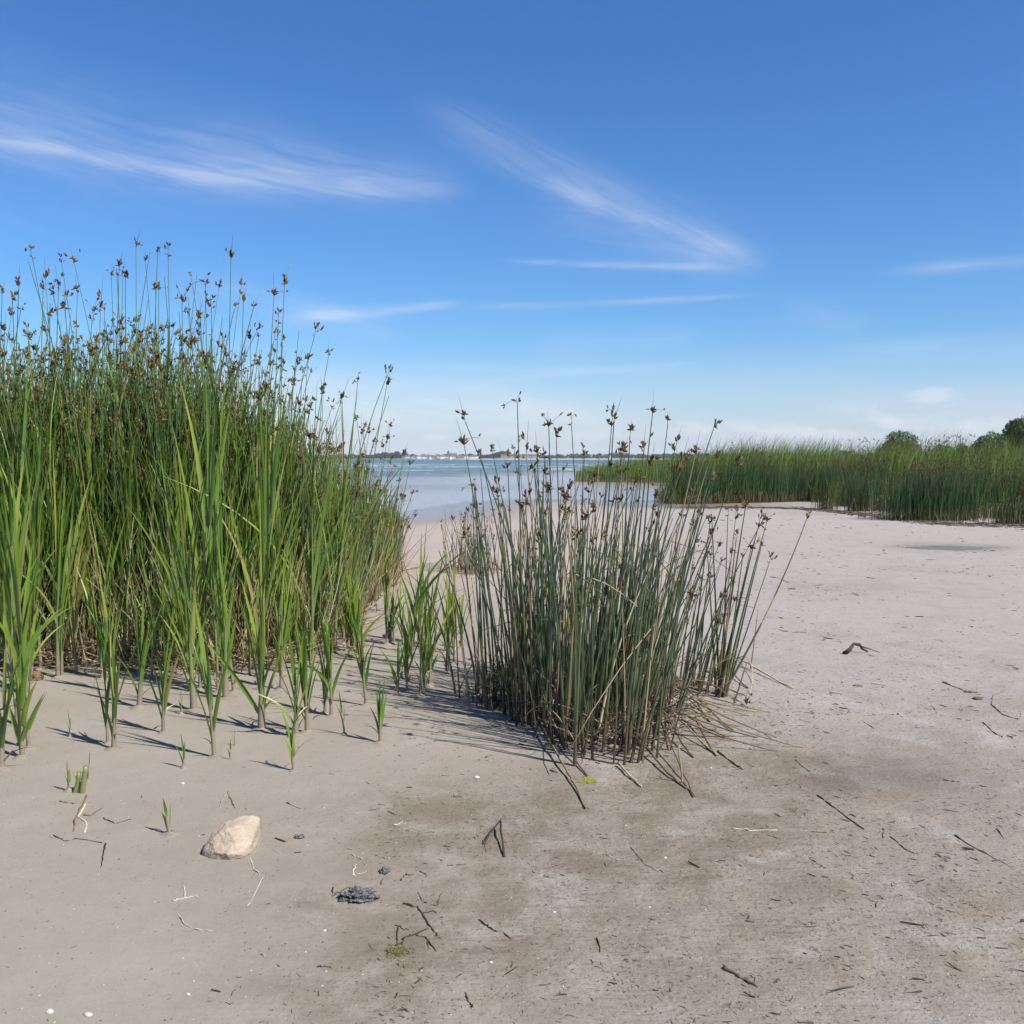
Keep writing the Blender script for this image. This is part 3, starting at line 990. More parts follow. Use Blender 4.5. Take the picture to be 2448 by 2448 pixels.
    n1.location = (7.1, 0, 0)
    n2 = link('roof', gable_mesh('roof', 10, 6, 2.6, 4), M['roof_red'], o)
    n2.location = (7.1, 0, 0)
    tag(o, 'church with dark pointed spire above the far town', 'church')
    # moored boats
    hull = Acc()
    V = [(-2.5, -0.8, 0.7), (-2.5, 0.8, 0.7), (1.2, 0.9, 0.8), (3, 0, 1.0), (1.2, -0.9, 0.8), (-2.3, -0.5, -0.2), (-2.3, 0.5, -0.2), (1.0, 0.5, -0.2), (2.4, 0, -0.1), (1.0, -0.5, -0.2)]
    hull.add(V, [(0, 4, 1), (4, 2, 1), (4, 3, 2)], [(0, 5, 9, 4), (4, 9, 8, 3), (3, 8, 7, 2), (2, 7, 6, 1), (1, 6, 5, 0)])
    hm = hull.mesh('hull', False)
    hm.materials.append(M['hull'])
    cab = box_mesh('cabin', 1.8, 1.1, 0.7, 0.7)
    cab.materials.append(M['hull'])
    for px in (985, 1003, 1012, 1029, 1051, 1078, 1096):
        Yt = FY - g.uniform(20, 90)
        o = empty('moored_boat', ((px - CX) / F * Yt, Yt, SEA_Z), g.uniform(-0.6, 0.6))
        link('hull', hm, None, o)
        link('cabin', cab, None, o)
        tag(o, 'tiny white boat moored off the far town', 'boat', 'boats moored off the far town')


build_far_shore()


# ------------------------------------------------------------------ trees behind the right-hand reeds
def build_trees():
    def tree(px, top, Yt, width, seed, label, n=5200, leaf=0.13, rz=0.5, lobes=9):
        base = pt(px, 1110, Yt)
        gz = zs(base.x, Yt)
        H = CAMZ + (HZ - top) / F * Yt - gz
        o = empty('tree', (base.x, Yt, gz))
        z0 = H * 0.12
        c = link('crown', crown_mesh('crown', n, width / 2 * 0.95, (H - z0) / 2 * 0.98, leaf, seed, z0, lobes), None, o)
        # fit the top of the crown to the height
        zz = np.array([v.co.z for v in c.data.vertices])
        c.scale.z = H / np.percentile(zz, 99.7)
        link('trunk', trunk_mesh('trunk', H * 0.7, 0.05 * H, seed, 8, width * 0.35), None, o)
        tag(o, label, 'tree')

    tree(2150, 1032, 118, 6.4, 1, 'rounded green tree rising alone above the right-hand reed bed', 6500)
    tree(2255, 1064, 128, 3.2, 2, 'low bush just right of the round tree above the reeds', 3000)
    tree(2300, 1062, 120, 2.2, 3, 'small bushy tree between the round tree and the right edge trees', 2600)
    tree(2352, 1044, 112, 2.8, 4, 'leftmost small tree of the group at the right edge', 3200)
    tree(2392, 1034, 116, 4.4, 5, 'mid-sized green tree in front of the tall dark tree at right edge', 4200)
    tree(2452, 996, 104, 5.6, 6, 'tall dark layered tree cut by the right edge of the picture', 7500, 0.15, lobes=13)
    tree(2640, 990, 110, 7.0, 7, 'broad tree standing beyond the right edge of the picture', 6000)
    tree(2010, 1078, 140, 5.0, 8, 'low shrub barely topping the reeds left of the round tree', 2600)


build_trees()

# ------------------------------------------------------------------ flower clusters (club-rush spikelets)
SPK_V, SPK_F4, SPK_F3 = None, None, None


def spikelets(acc, base, dirn, L, Rr, rnd):
    """small pointed ovoid spikelets, four-sided"""
    base = np.asarray(base, float).reshape(-1, 3)
    n = len(base)
    T = unit(dirn)
    ref = np.where(np.abs(T[:, 2:3]) < 0.9, np.array([0., 0, 1]), np.array([1., 0, 0]))
    U = unit(np.cross(T, ref))
    W = np.cross(T, U)
    L = np.broadcast_to(L, (n,))[:, None]
    Rr = np.broadcast_to(Rr, (n,))[:, None]
    V = [base]
    for t, r in ((0.28, 0.95), (0.62, 0.8)):
        for a in range(4):
            ang = a * math.pi / 2 + t
            V.append(base + T * L * t + Rr * r * (math.cos(ang) * U + math.sin(ang) * W))
    V.append(base + T * L)
    V = np.stack(V, 1)
    f3 = [(0, 1 + (a + 1) % 4, 1 + a) for a in range(4)] + [(9, 5 + a, 5 + (a + 1) % 4) for a in range(4)]
    f4 = [(1 + a, 1 + (a + 1) % 4, 5 + (a + 1) % 4, 5 + a) for a in range(4)]
    off = (np.arange(n) * 10)[:, None, None]
    C = np.zeros((n, 10, 3))
    C[..., 0] = np.asarray(rnd)[:, None]
    acc.add(V, (np.array(f3)[None] + off).reshape(-1, 3), (np.array(f4)[None] + off).reshape(-1, 4), C)


def flower_acc(seed, size=1.0, loose=1.0):
    g = np.random.default_rng(seed)
    acc = Acc()
    nr = g.integers(4, 9)
    bs, ds, rn = [], [], []
    tubes(acc, [(0, 0, -0.002)], (g.normal(0, 0.12), g.normal(0, 0.12), 1), size * g.uniform(0.03, 0.1), (0, 0, 0), 0.0015, 0.0003, 3, 4, rnd=[0.2])
    tall = g.uniform(0.0, 0.05) * size
    for q in range(nr):
        th = g.uniform(0, 6.28)
        up = g.uniform(0.3, 2.6)
        d = unit(np.array([math.cos(th), math.sin(th), up]))
        z0 = np.array([0, 0, tall * g.random()])
        L = size * loose * g.choice([0.003, 0.012, 0.028, 0.05], p=[.4, .3, .2, .10])
        droop = -g.uniform(0.0, 0.6) if L > 0.02 else 0.0
        end = z0 + d * L + np.array([0, 0, droop * L])
        if L > 0.008:
            tubes(acc, [z0], d, L, (0, 0, droop), 0.0010, 0.0007, 3, 4, rnd=[0.4])
        for s in range(g.integers(1, 5)):
            dd = unit(d * 0.5 + g.normal(0, 0.5, 3) + np.array([0, 0, 0.55 + droop]))
            bs.append(end + g.normal(0, 0.0015, 3) * size)
            ds.append(dd)
            rn.append(g.random())
    bs, ds = np.array(bs), np.array(ds)
    n = len(bs)
    spikelets(acc, bs, ds, size * g.uniform(0.012, 0.021, n), size * g.uniform(0.0026, 0.0042, n), np.array(rn))
    return acc


FL_ACC = [flower_acc(300 + q, 1.42, 1.0) for q in range(22)]
FL_MESH, FLY_MESH = [], []
for q, a in enumerate(FL_ACC):
    me = a.mesh('flower_cluster', False)
    me.materials.append(M['flower'])
    FL_MESH.append(me)
    me = a.mesh('flower_cluster', False)
    me.materials.append(M['flower_young'])
    FLY_MESH.append(me)
FL_NP = [(np.concatenate(a.v), np.concatenate(a.f3), np.concatenate(a.f4), np.concatenate(a.c)) for a in FL_ACC]


def scatter_flowers(acc, P, T, scale):
    for p, t, s in zip(P, T, np.broadcast_to(scale, (len(P),))):
        V, f3, f4, C = FL_NP[random.randrange(len(FL_NP))]
        q = Vector(t).to_track_quat('Z', 'Y').to_matrix() @ Matrix.Rotation(random.uniform(0, 6.28), 3, 'Z')
        C = C.copy()
        C[:, 0] = (C[:, 0] * 0.6 + random.random() * 0.4)
        acc.add(V @ np.array(q).T * s + p, f3, f4, C)


def rush_stem(parent, x, y, H, lean, bend, r0, flower=True, mat_key='rush', fscale=1.0, young=False, nside=7, origin=(0, 0, 0), name='stem', z=None):
    """one club-rush stem (part) with its flower cluster (sub-part)"""
    gz = zs(x, y) if z is None else z
    acc = Acc()
    tip, T = tubes(acc, [(0, 0, -0.03)], (lean[0], lean[1], 1.0), H / math.sqrt(1 + lean[0] ** 2 + lean[1] ** 2) * 1.0, (bend[0], bend[1], -0.18 * math.hypot(*bend)), r0, r0 * 0.28, 9, nside)
    o = acc.obj(name, M[mat_key], parent)
    o.location = (x - origin[0], y - origin[1], gz - origin[2])
    if flower:
        f = link('flower_cluster', random.choice(FLY_MESH if young else FL_MESH), None, o)
        f.location = tip[0]
        f.rotation_euler = (Vector(T[0]).to_track_quat('Z', 'Y').to_matrix() @ Matrix.Rotation(random.uniform(0, 6.28), 3, 'Z')).to_euler()
        f.scale = (fscale,) * 3
    return o


def in_poly(p, poly):
    x, y = p
    c = False
    n = len(poly)
    for i in range(n):
        a, b = poly[i], poly[(i + 1) % n]
        if (a[1] > y) != (b[1] > y) and x < (b[0] - a[0]) * (y - a[1]) / (b[1] - a[1]) + a[0]:
            c = not c
    return c


# ------------------------------------------------------------------ club-rush clump in the middle
def hero(parent, bpx, bpy_, tpx, tpy, origin, r0=0.0075, young=False, curve=0.0, fscale=1.1, dY=0.0, mat_key='rush'):
    """a stem from a ground pixel to a tip pixel at about the same distance"""
    x, y = gp(bpx, bpy_)
    gz = zs(x, y)
    t = pt(tpx, tpy, y + dY)
    v = Vector((t.x - x, t.y - y, t.z - gz))
    # p(1) = dir*L + bend*L ; choose bend sideways
    side = Vector((v.x, v.y, 0)) * curve
    dirv = v - side
    L = dirv.length
    acc = Acc()
    tip, T = tubes(acc, [(0, 0, 0)], tuple(dirv), L, tuple(side / L), r0, r0 * 0.3, 10, 7)
    o = acc.obj('stem', M[mat_key], parent)
    o.location = (x - origin[0], y - origin[1], gz - 0.01 - origin[2])
    f = link('flower_cluster', random.choice(FLY_MESH if young else FL_MESH), None, o)
    f.location = tip[0]
    f.rotation_euler = (Vector(T[0]).to_track_quat('Z', 'Y').to_matrix() @ Matrix.Rotation(random.uniform(0, 6.28), 3, 'Z')).to_euler()
    f.scale = (fscale,) * 3
    return o


def build_clump():
    g = random.Random(21)
    c = gp(1390, 1725)
    org = (c[0], c[1], zs(*c))
    root = empty('club_rush_clump', org)
    tag(root, 'big blue-green club-rush clump with brown flower heads standing in the middle of the sand', 'rush clump')
    heroes = [(1330, 1700, 1112, 1003, 0.3), (1250, 1690, 1237, 965, 0.5), (1330, 1640, 1312, 1018, 0), (1400, 1650, 1366, 1012, 0.2), (1420, 1720, 1468, 1000, 0), (1400, 1690, 1462, 1018, 0),
              (1480, 1660, 1506, 1040, 0.4), (1490, 1690, 1560, 985, 0.2), (1530, 1650, 1596, 1012, 0.1), (1520, 1740, 1705, 1022, 0.3), (1200, 1680, 1110, 1062, 0.3), (1260, 1700, 1152, 1096, 0.3),
              (1280, 1660, 1178, 1080, 0.2), (1240, 1660, 1214, 1118, 0), (1300, 1650, 1258, 1075, 0.2), (1310, 1690, 1284, 1078, 0), (1530, 1720, 1663, 1080, 0.1), (1590, 1660, 1760, 1112, 0.2),
              (1560, 1640, 1710, 1092, 0), (1350, 1640, 1330, 1048, 0.1), (1390, 1630, 1394, 1088, 0.4), (1480, 1640, 1540, 1068, 0), (1420, 1640, 1486, 1080, 0), (1230, 1700, 1190, 1180, 0.2),
              (1290, 1720, 1300, 1130, 0.2), (1350, 1740, 1278, 1128, 0.3), (1440, 1760, 1480, 1200, 0.2), (1500, 1800, 1620, 1130, 0.2), (1180, 1680, 1140, 1215, 0.2), (1500, 1780, 1555, 1110, 0.2),
              (1560, 1780, 1700, 1150, 0.3), (1373, 1832, 1400, 1240, 0.1), (1395, 1805, 1352, 1190, 0.2)]
    for q, (a, b, tx, ty, cv) in enumerate(heroes):
        hero(root, a, b, tx, ty, org, g.uniform(0.007, 0.0092), young=q % 3 == 0, curve=cv, fscale=g.uniform(1.0, 1.5), dY=g.uniform(-0.15, 0.15))
    poly = [(-0.34, 5.8), (-0.12, 5.35), (0.08, 4.95), (0.24, 4.5), (0.56, 4.42), (0.80, 4.68), (0.86, 5.3), (0.92, 5.9), (0.5, 6.25), (0.0, 6.2)]
    spots = []
    # fixed front-row bases from the photograph
    for px, py in ((1375, 1832), (1393, 1806), (1416, 1818), (1440, 1800), (1466, 1828), (1492, 1830), (1505, 1826), (1522, 1826), (1555, 1800), (1600, 1796), (1570, 1815), (1258, 1742), (1272, 1740),
                   (1300, 1760), (1330, 1765), (1352, 1780), (1100, 1676), (1090, 1660), (1122, 1690), (1140, 1690), (1162, 1700), (1180, 1702), (1206, 1712), (1225, 1700), (1532, 1822), (1545, 1790)):
        spots.append(gp(px, py))
    cores = [(g.uniform(-0.2, 0.85), g.uniform(4.6, 6.1)) for _ in range(60)]
    cores = [p for p in cores if in_poly(p, poly)]
    while len(spots) < 267:
        if g.random() < 0.7:
            a = g.choice(cores)
            p = (a[0] + g.gauss(0, 0.05), a[1] + g.gauss(0, 0.05))
        else:
            p = (g.uniform(-0.4, 1.0), g.uniform(4.4, 6.3))
        if p[0] < -0.02 and g.random() < 0.6:
            continue
        if in_poly(p, poly) and not (p[1] < 4.75 and g.random() < 0.5):
            spots.append(p)
    for x, y in spots:
        H = min(1.48, max(0.45, g.gauss(1.06, 0.24)))
        u = (x - 0.3) / 0.6
        lean = (0.03 + 0.15 * u + g.gauss(0, 0.065), 0.10 * (y - 5.3) + g.gauss(0, 0.07))
        bend = (g.gauss(0.02 + 0.07 * u, 0.085), g.gauss(0, 0.07))
        rush_stem(root, x, y, H, lean, bend, g.uniform(0.0045, 0.0085), flower=g.random() < (0.6 if H > 1.15 else 0.15), young=g.random() < 0.3, fscale=g.uniform(0.55, 1.15), origin=org,
                  mat_key='rush' if g.random() < 0.9 else ('straw' if g.random() < 0.5 else 'old_straw'))
    # snapped stems whose tops hang over
    for q in range(30):
        x, y = g.choice(spots)
        h1 = g.uniform(0.3, 0.95)
        u = (x - 0.3) / 0.6
        lx, ly = 0.03 + 0.15 * u + g.gauss(0, 0.09), g.gauss(0, 0.1)
        z0 = zs(x, y)
        P = [Vector((x + lx * h1 * t * (1 + 0.2 * t), y + ly * h1 * t, z0 + h1 * t)) for t in np.linspace(0, 1, 6)]
        th, dn = g.uniform(0, 6.28), g.uniform(-0.9, 0.35)
        L2 = min(g.uniform(0.15, 0.5), h1 * 0.9)
        for t in (0.12, 0.4, 0.7, 1.0):
            P.append(P[5] + Vector((math.cos(th), math.sin(th), dn - 0.3 * t)) * L2 * t)
        poly_tube('broken_stem', P, g.uniform(0.004, 0.0065), 0.0018, M[g.choice(('rush', 'straw', 'old_straw', 'straw'))], root, org, 6, 0.0, q, 0.05)
    # bent dead stems inside the clump
    arcs = [((1500, 1700), (1450, 1600), (1250, 1585), (1205, 1690)), ((1480, 1690), (1380, 1580), (1260, 1590), (1200, 1640)), ((1560, 1700), (1640, 1600), (1690, 1610), (1760, 1680)),
            ((1430, 1760), (1520, 1690), (1590, 1720), (1630, 1800)), ((1330, 1700), (1400, 1620), (1470, 1600), (1560, 1620)), ((1600, 1680), (1560, 1560), (1500, 1530), (1440, 1570)),
            ((1620, 1650), (1680, 1520), (1760, 1530), (1800, 1640)), ((1240, 1700), (1180, 1600), (1120, 1640), (1060, 1720)), ((1470, 1780), (1560, 1640), (1600, 1690), (1640, 1790)),
            ((1390, 1800), (1330, 1700), (1300, 1650), (1250, 1720)), ((1300, 1660), (1240, 1400), (1190, 1330), (1160, 1345)), ((1420, 1700), (1500, 1380), (1600, 1330), (1700, 1310))]
    for q, ar in enumerate(arcs):
        b = gp(*ar[0])
        P = [Vector((b[0], b[1], zs(*b)))] + [pt(a[0], a[1], b[1] + 0.05 * i) for i, a in enumerate(ar[1:])]
        pts = []
        for i in range(13):
            t = i / 12
            pts.append(P[0] * (1 - t) ** 3 + P[1] * 3 * t * (1 - t) ** 2 + P[2] * 3 * t * t * (1 - t) + P[3] * t ** 3)
        poly_tube('bent_dead_stem', pts, 0.0042, 0.0022, M['straw'] if q < 10 else M['rush'], root, org)
    # the shorter stems packed behind the ones that can be told apart
    acc = Acc()
    mb, md, ml, mr = [], [], [], []
    while len(mb) < 190:
        a = g.choice(cores)
        x, y = a[0] + g.gauss(0, 0.07), a[1] + g.gauss(0, 0.07)
        if not in_poly((x, y), poly) or y < 4.7 or x < 0.0:
            continue
        u = (x - 0.3) / 0.6
        mb.append((x - org[0], y - org[1], zs(x, y) - 0.02 - org[2]))
        md.append((0.03 + 0.15 * u + g.gauss(0, 0.07), 0.10 * (y - 5.3) + g.gauss(0, 0.07), 1))
        ml.append(g.uniform(0.4, 1.05))
        mr.append(g.uniform(0.004, 0.0075))
    tubes(acc, mb, md, np.array(ml), RNG.normal(0, 0.04, (190, 3)) * [1, 1, 0], np.array(mr), 0.0018, 7, 6)
    tag(acc.obj('packed_stems', M['rush'], root), kind='stuff')
    # loose straw and broken stubs at the foot
    acc = Acc()
    n = 420
    bs, ds, Ls = [], [], []
    while len(bs) < n:
        x, y = g.uniform(-0.4, 1.2), g.uniform(4.35, 6.3)
        if not in_poly((x * 0.97, y), poly):
            continue
        th = g.uniform(0, 6.28) if g.random() < 0.5 else g.uniform(-1.2, 0.3)
        bs.append((x - org[0], y - org[1], zs(x, y) + g.uniform(0, 0.12) - org[2]))
        ds.append((math.cos(th), math.sin(th), g.uniform(-0.05, 0.9)))
        Ls.append(g.uniform(0.08, 0.42))
    tubes(acc, bs, ds, np.array(Ls), RNG.normal(0, 0.12, (n, 3)), RNG.uniform(0.0015, 0.004, n), 0.001, 4, 4, ground=-1)
    tag(acc.obj('straw_litter', M['old_straw'], root), 'tangled brown straw at the foot of the clump', kind='stuff')
    acc = Acc()
    mb = []
    while len(mb) < 420:
        a = g.choice(cores)
        x, y = a[0] + g.gauss(0, 0.09), a[1] + g.gauss(0, 0.09)
        if in_poly((x, y), poly):
            mb.append((x - org[0], y - org[1], zs(x, y) - 0.02 - org[2]))
    n = len(mb)
    tubes(acc, mb, np.stack([RNG.normal(0.05, 0.3, n), RNG.normal(0, 0.3, n), np.ones(n)], -1), RNG.uniform(0.04, 0.3, n), RNG.normal(0, 0.1, (n, 3)), RNG.uniform(0.003, 0.007, n), 0.002, 4, 5)
    tag(acc.obj('rotten_stubs', M['twig'], root), 'dark rotten stubs at the foot of the clump', kind='stuff')


def poly_tube(name, pts, r0, r1, material, parent=None, origin=(0, 0, 0), nside=6, jitter=0.0, seed=0, knobs=0.0):
    """a tube along a polyline; used for twigs, roots and dead stems"""
    g = np.random.default_rng(seed + len(pts) * 7)
    P = np.array([tuple(p) for p in pts], float) - np.array(origin)
    n = len(P)
    T = unit(np.gradient(P, axis=0))
    ref = np.where(np.abs(T[:, 2:3]) < 0.9, np.array([0., 0, 1]), np.array([1., 0, 0]))
    U = unit(np.cross(T, ref))
    W = np.cross(T, U)
    t = np.linspace(0, 1, n)
    r = r0 + (r1 - r0) * t
    if knobs:
        r = r * (1 + knobs * g.uniform(-1, 1, n))
    if jitter:
        P = P + g.normal(0, jitter, P.shape)
    ang = np.arange(nside) * 2 * np.pi / nside
    V = P[:, None] + r[:, None, None] * (np.cos(ang)[:, None] * U[:, None] + np.sin(ang)[:, None] * W[:, None])
    V = np.concatenate([V.reshape(-1, 3), P[:1], P[-1:]])
    i = np.arange(n - 1)[:, None]
    j = np.arange(nside)[None]
    j2 = (j + 1) % nside
    f4 = np.stack([i * nside + j, i * nside + j2, (i + 1) * nside + j2, (i + 1) * nside + j], -1).reshape(-1, 4)
    f3 = [(n * nside, (a + 1) % nside, a) for a in range(nside)] + [(n * nside + 1, (n - 1) * nside + a, (n - 1) * nside + (a + 1) % nside) for a in range(nside)]
    C = np.zeros((len(V), 3))
    C[:, 0] = g.random()
    C[:, 2] = 1
    acc = Acc()
    acc.add(V, f3, f4, C)
    return acc.obj(name, material, parent)


build_clump()


def build_tufts():
    g = random.Random(5)
    # right-hand tuft: a sheaf leaning right
    c = gp(1725, 1668)
    org = (c[0], c[1], zs(*c))
    root = empty('club_rush_tuft', org)
    tag(root, 'small club-rush sheaf leaning right at the right side of the big clump', 'rush clump')
    for q, (bx, by, tx, ty, cv) in enumerate(((1722, 1668, 1928, 1238, -0.25), (1728, 1664, 1828, 1262, 0.1), (1718, 1670, 1812, 1258, 0.1), (1732, 1666, 1838, 1345, 0), (1715, 1660, 1782, 1210, 0.1),
                                              (1722, 1662, 1760, 1285, 0.2), (1735, 1668, 1820, 1302, 0.1), (1710, 1668, 1795, 1310, -0.1), (1726, 1660, 1740, 1230, 0), (1716, 1664, 1758, 1240, 0.2),
                                              (1730, 1670, 1775, 1330, 0), (1720, 1656, 1702, 1240, 0), (1712, 1662, 1690, 1300, 0.1))):
        hero(root, bx, by, tx, ty, org, g.uniform(0.006, 0.009), q % 2 == 0, cv, g.uniform(0.6, 1.1), 0)
    pts = [gp(1735, 1655), None]
    P0 = Vector((*gp(1735, 1655), 0.02))
    ctrl = [P0, pt(1755, 1520, P0.y), pt(1830, 1560, P0.y - 0.1), Vector((*gp(1785, 1690), 0.015))]
    ln = [ctrl[0] * (1 - t) ** 3 + ctrl[1] * 3 * t * (1 - t) ** 2 + ctrl[2] * 3 * t * t * (1 - t) + ctrl[3] * t ** 3 for t in np.linspace(0, 1, 14)]
    b = poly_tube('bent_dead_stem', ln, 0.0035, 0.002, M['straw'], root, org)
    f = link('flower_cluster', FL_MESH[2], None, b)
    f.location = ln[-1] - Vector(org)
    # second small tuft between clump and sheaf
    c = gp(1655, 1650)
    org = (c[0], c[1], zs(*c))
    root = empty('club_rush_tuft', org)
    tag(root, 'short upright club-rush tuft between the big clump and the leaning sheaf', 'rush clump')
    for q in range(22):
        x, y = c[0] + g.gauss(0, 0.07), c[1] + g.gauss(0.05, 0.12)
        rush_stem(root, x, y, g.uniform(0.45, 1.05), (g.gauss(0.13, 0.08), g.gauss(0, 0.06)), (g.gauss(0.04, 0.05), 0), g.uniform(0.005, 0.008), g.random() < 0.6, origin=org, fscale=g.uniform(0.7, 1.1))
    # thin sedge tuft on the pale sand behind, left of the clump
    c = gp(1125, 1366)
    org = (c[0], c[1], zs(*c))
    root = empty('sedge_tuft', org)
    tag(root, 'thin grey-green sedge tuft on the pale sand behind the clump at left', 'sedge tuft')
    for q in range(110):
        x, y = c[0] + g.gauss(0, 0.15), c[1] + g.gauss(0.0, 0.3)
        rush_stem(root, x, y, g.uniform(0.3, 0.85), (g.gauss(0.0, 0.12), g.gauss(0, 0.1)), (g.gauss(0.0, 0.08), 0), g.uniform(0.004, 0.0075), g.random() < 0.4, origin=org, fscale=g.uniform(0.7, 1.2),
                  mat_key='rush_thin' if g.random() < 0.8 else 'straw', nside=5)
    acc = Acc()
    n = 60
    bs = np.stack([RNG.normal(0, 0.25, n), RNG.normal(0, 0.3, n), np.full(n, 0.01)], -1)
    th = RNG.uniform(0, 6.28, n)
    tubes(acc, bs, np.stack([np.cos(th), np.sin(th), np.full(n, 0.1)], -1), RNG.uniform(0.1, 0.4, n), RNG.normal(0, 0.1, (n, 3)) * [1, 1, 0.2], 0.003, 0.001, 4, 4)
    tag(acc.obj('straw_litter', M['straw'], root), kind='stuff')


build_tufts()


# ------------------------------------------------------------------ leafy reed shoots
def leaf_obj(parent, base, dirn, side, L, W, bend, rnd, twist, ground, key='leaf'):
    acc = Acc()
    ribbons(acc, [(0, 0, 0)], dirn, side, L, W, bend, 10, 0.3, [rnd], -base[2], twist, 0.8)
    o = acc.obj('leaf', M[key], parent)
    o.location = base
    return o


def collar_mesh(seed):
    g = np.random.default_rng(seed)
    acc = Acc()
    n, rings = 14, ((1.0, -0.004), (0.72, 0.003), (0.42, 0.010), (0.2, 0.016))
    th = np.arange(n) * 2 * np.pi / n
    V = []
    for r, z in rings:
        rr_ = 0.05 * r * (1 + 0.35 * (g.random(n) - 0.5))
        V.append(np.stack([np.cos(th) * rr_, np.sin(th) * rr_, z + 0.004 * (g.random(n) - 0.5)], -1))
    f = [(i * n + j, i * n + (j + 1) % n, (i + 1) * n + (j + 1) % n, (i + 1) * n + j) for i in range(3) for j in range(n)]
    acc.add(np.concatenate(V), None, f)
    me = acc.mesh('mud_collar')
    me.materials.append(M['mud'])
    return me


M['mud'] = simple('wet_mud', (0.2, 0.168, 0.128), 0.75, 0.3, 0.2, 60, 0.5)
COLLARS = [collar_mesh(q) for q in range(5)]


def reed_shoot(px, py, top, label, n=6, width=0.02, stem=0.011, lean=0.0, spread=0.22, seed=0, group=None, name='reed_shoot', stem_frac=0.45, az=None, dry=False):
    """young reed: muddy sheathed stem with upright folded blades, one mesh per blade"""
    g = random.Random(seed * 13 + int(px) * 7 + int(py))
    x, y = gp(px, py)
    gz = zs(x, y)
    H = pt(px, top, y).z - gz
    o = empty(name, (x, y, gz))
    tag(o, label, 'reed', group)
    hs = H * stem_frac
    ln = (lean * 0.4 + g.gauss(0, 0.03), g.gauss(0, 0.03))
    acc = Acc()
    curve = (g.gauss(0, 0.05), g.gauss(0, 0.03), 0)
    tubes(acc, [(0, 0, -0.03)], (ln[0], ln[1], 1), hs + 0.03, curve, stem * 1.08, stem * 0.3, 8, 9, ground=0)
    acc.obj('stem', M['sheath'], o)
    base_az = g.uniform(-0.6, 0.6) if az is None else az
    for q in range(n):
        f = 0.2 + 0.8 * q / max(1, n - 1)
        zb = hs * f * 0.97
        sgn = 1 if q % 2 else -1
        a = base_az + (0 if sgn > 0 else math.pi) + g.gauss(0, 0.45)
        tilt = max(0.02, g.gauss(spread * 1.1, spread * 0.45)) * (1.2 - 0.7 * f)
        if q == n - 1:
            tilt *= 0.3
        if q == 0 and H > 0.35 and g.random() < 0.2:
            tilt += 0.3
        d = (math.cos(a) * tilt + ln[0] + lean * 0.4, math.sin(a) * tilt + ln[1], 1)
        L = (H - zb) * (g.uniform(0.78, 1.0) if f > 0.7 else g.uniform(0.4, 0.85))
        droop = g.uniform(0.0, 0.24) * (1.3 - f)
        if g.random() < 0.06:
            droop += g.uniform(0.2, 0.5)
        bend = (math.cos(a) * droop + lean * 0.3, math.sin(a) * droop, -droop * 0.45)
        side = (-math.sin(a), math.cos(a), 0)
        if g.random() < 0.4:
            side = (math.cos(a), math.sin(a), 0)
        tz = zb / max(hs, 1e-3)
        bx, by_ = (ln[0] + curve[0] * tz) * zb, (ln[1] + curve[1] * tz) * zb
        leaf_obj(o, (bx + math.cos(a) * stem * 0.25, by_ + math.sin(a) * stem * 0.25, zb), d, side, L, width * g.uniform(0.8, 1.35), bend, g.random() * 0.92, g.uniform(-1.2, 1.2), gz)
    if H > 0.12:
        cm = link('mud_collar', COLLARS[g.randrange(5)], None, o)
        cm.scale = (stem / 0.013,) * 2 + (g.uniform(0.6, 1.1),)
        cm.rotation_euler[2] = g.uniform(0, 6)
    if H > 0.3:
        for q in range(g.randint(1, 2)):         # withered lowest blades
            a = g.uniform(0, 6.28)
            tilt = g.uniform(0.2, 0.9)
            leaf_obj(o, (math.cos(a) * stem * 0.7, math.sin(a) * stem * 0.7, g.uniform(0.02, 0.1)), (math.cos(a) * tilt, math.sin(a) * tilt, 1), (-math.sin(a), math.cos(a), 0), g.uniform(0.05, 0.16), width * 0.6,
                     (math.cos(a) * 0.4, math.sin(a) * 0.4, -0.4), g.random(), g.uniform(-1, 1), gz, 'straw')
    return o


def zz(x, y):                      # coordinates read in the enlargement of the lower left of the photograph
    return x / 2.415, 1200 + y / 2.415


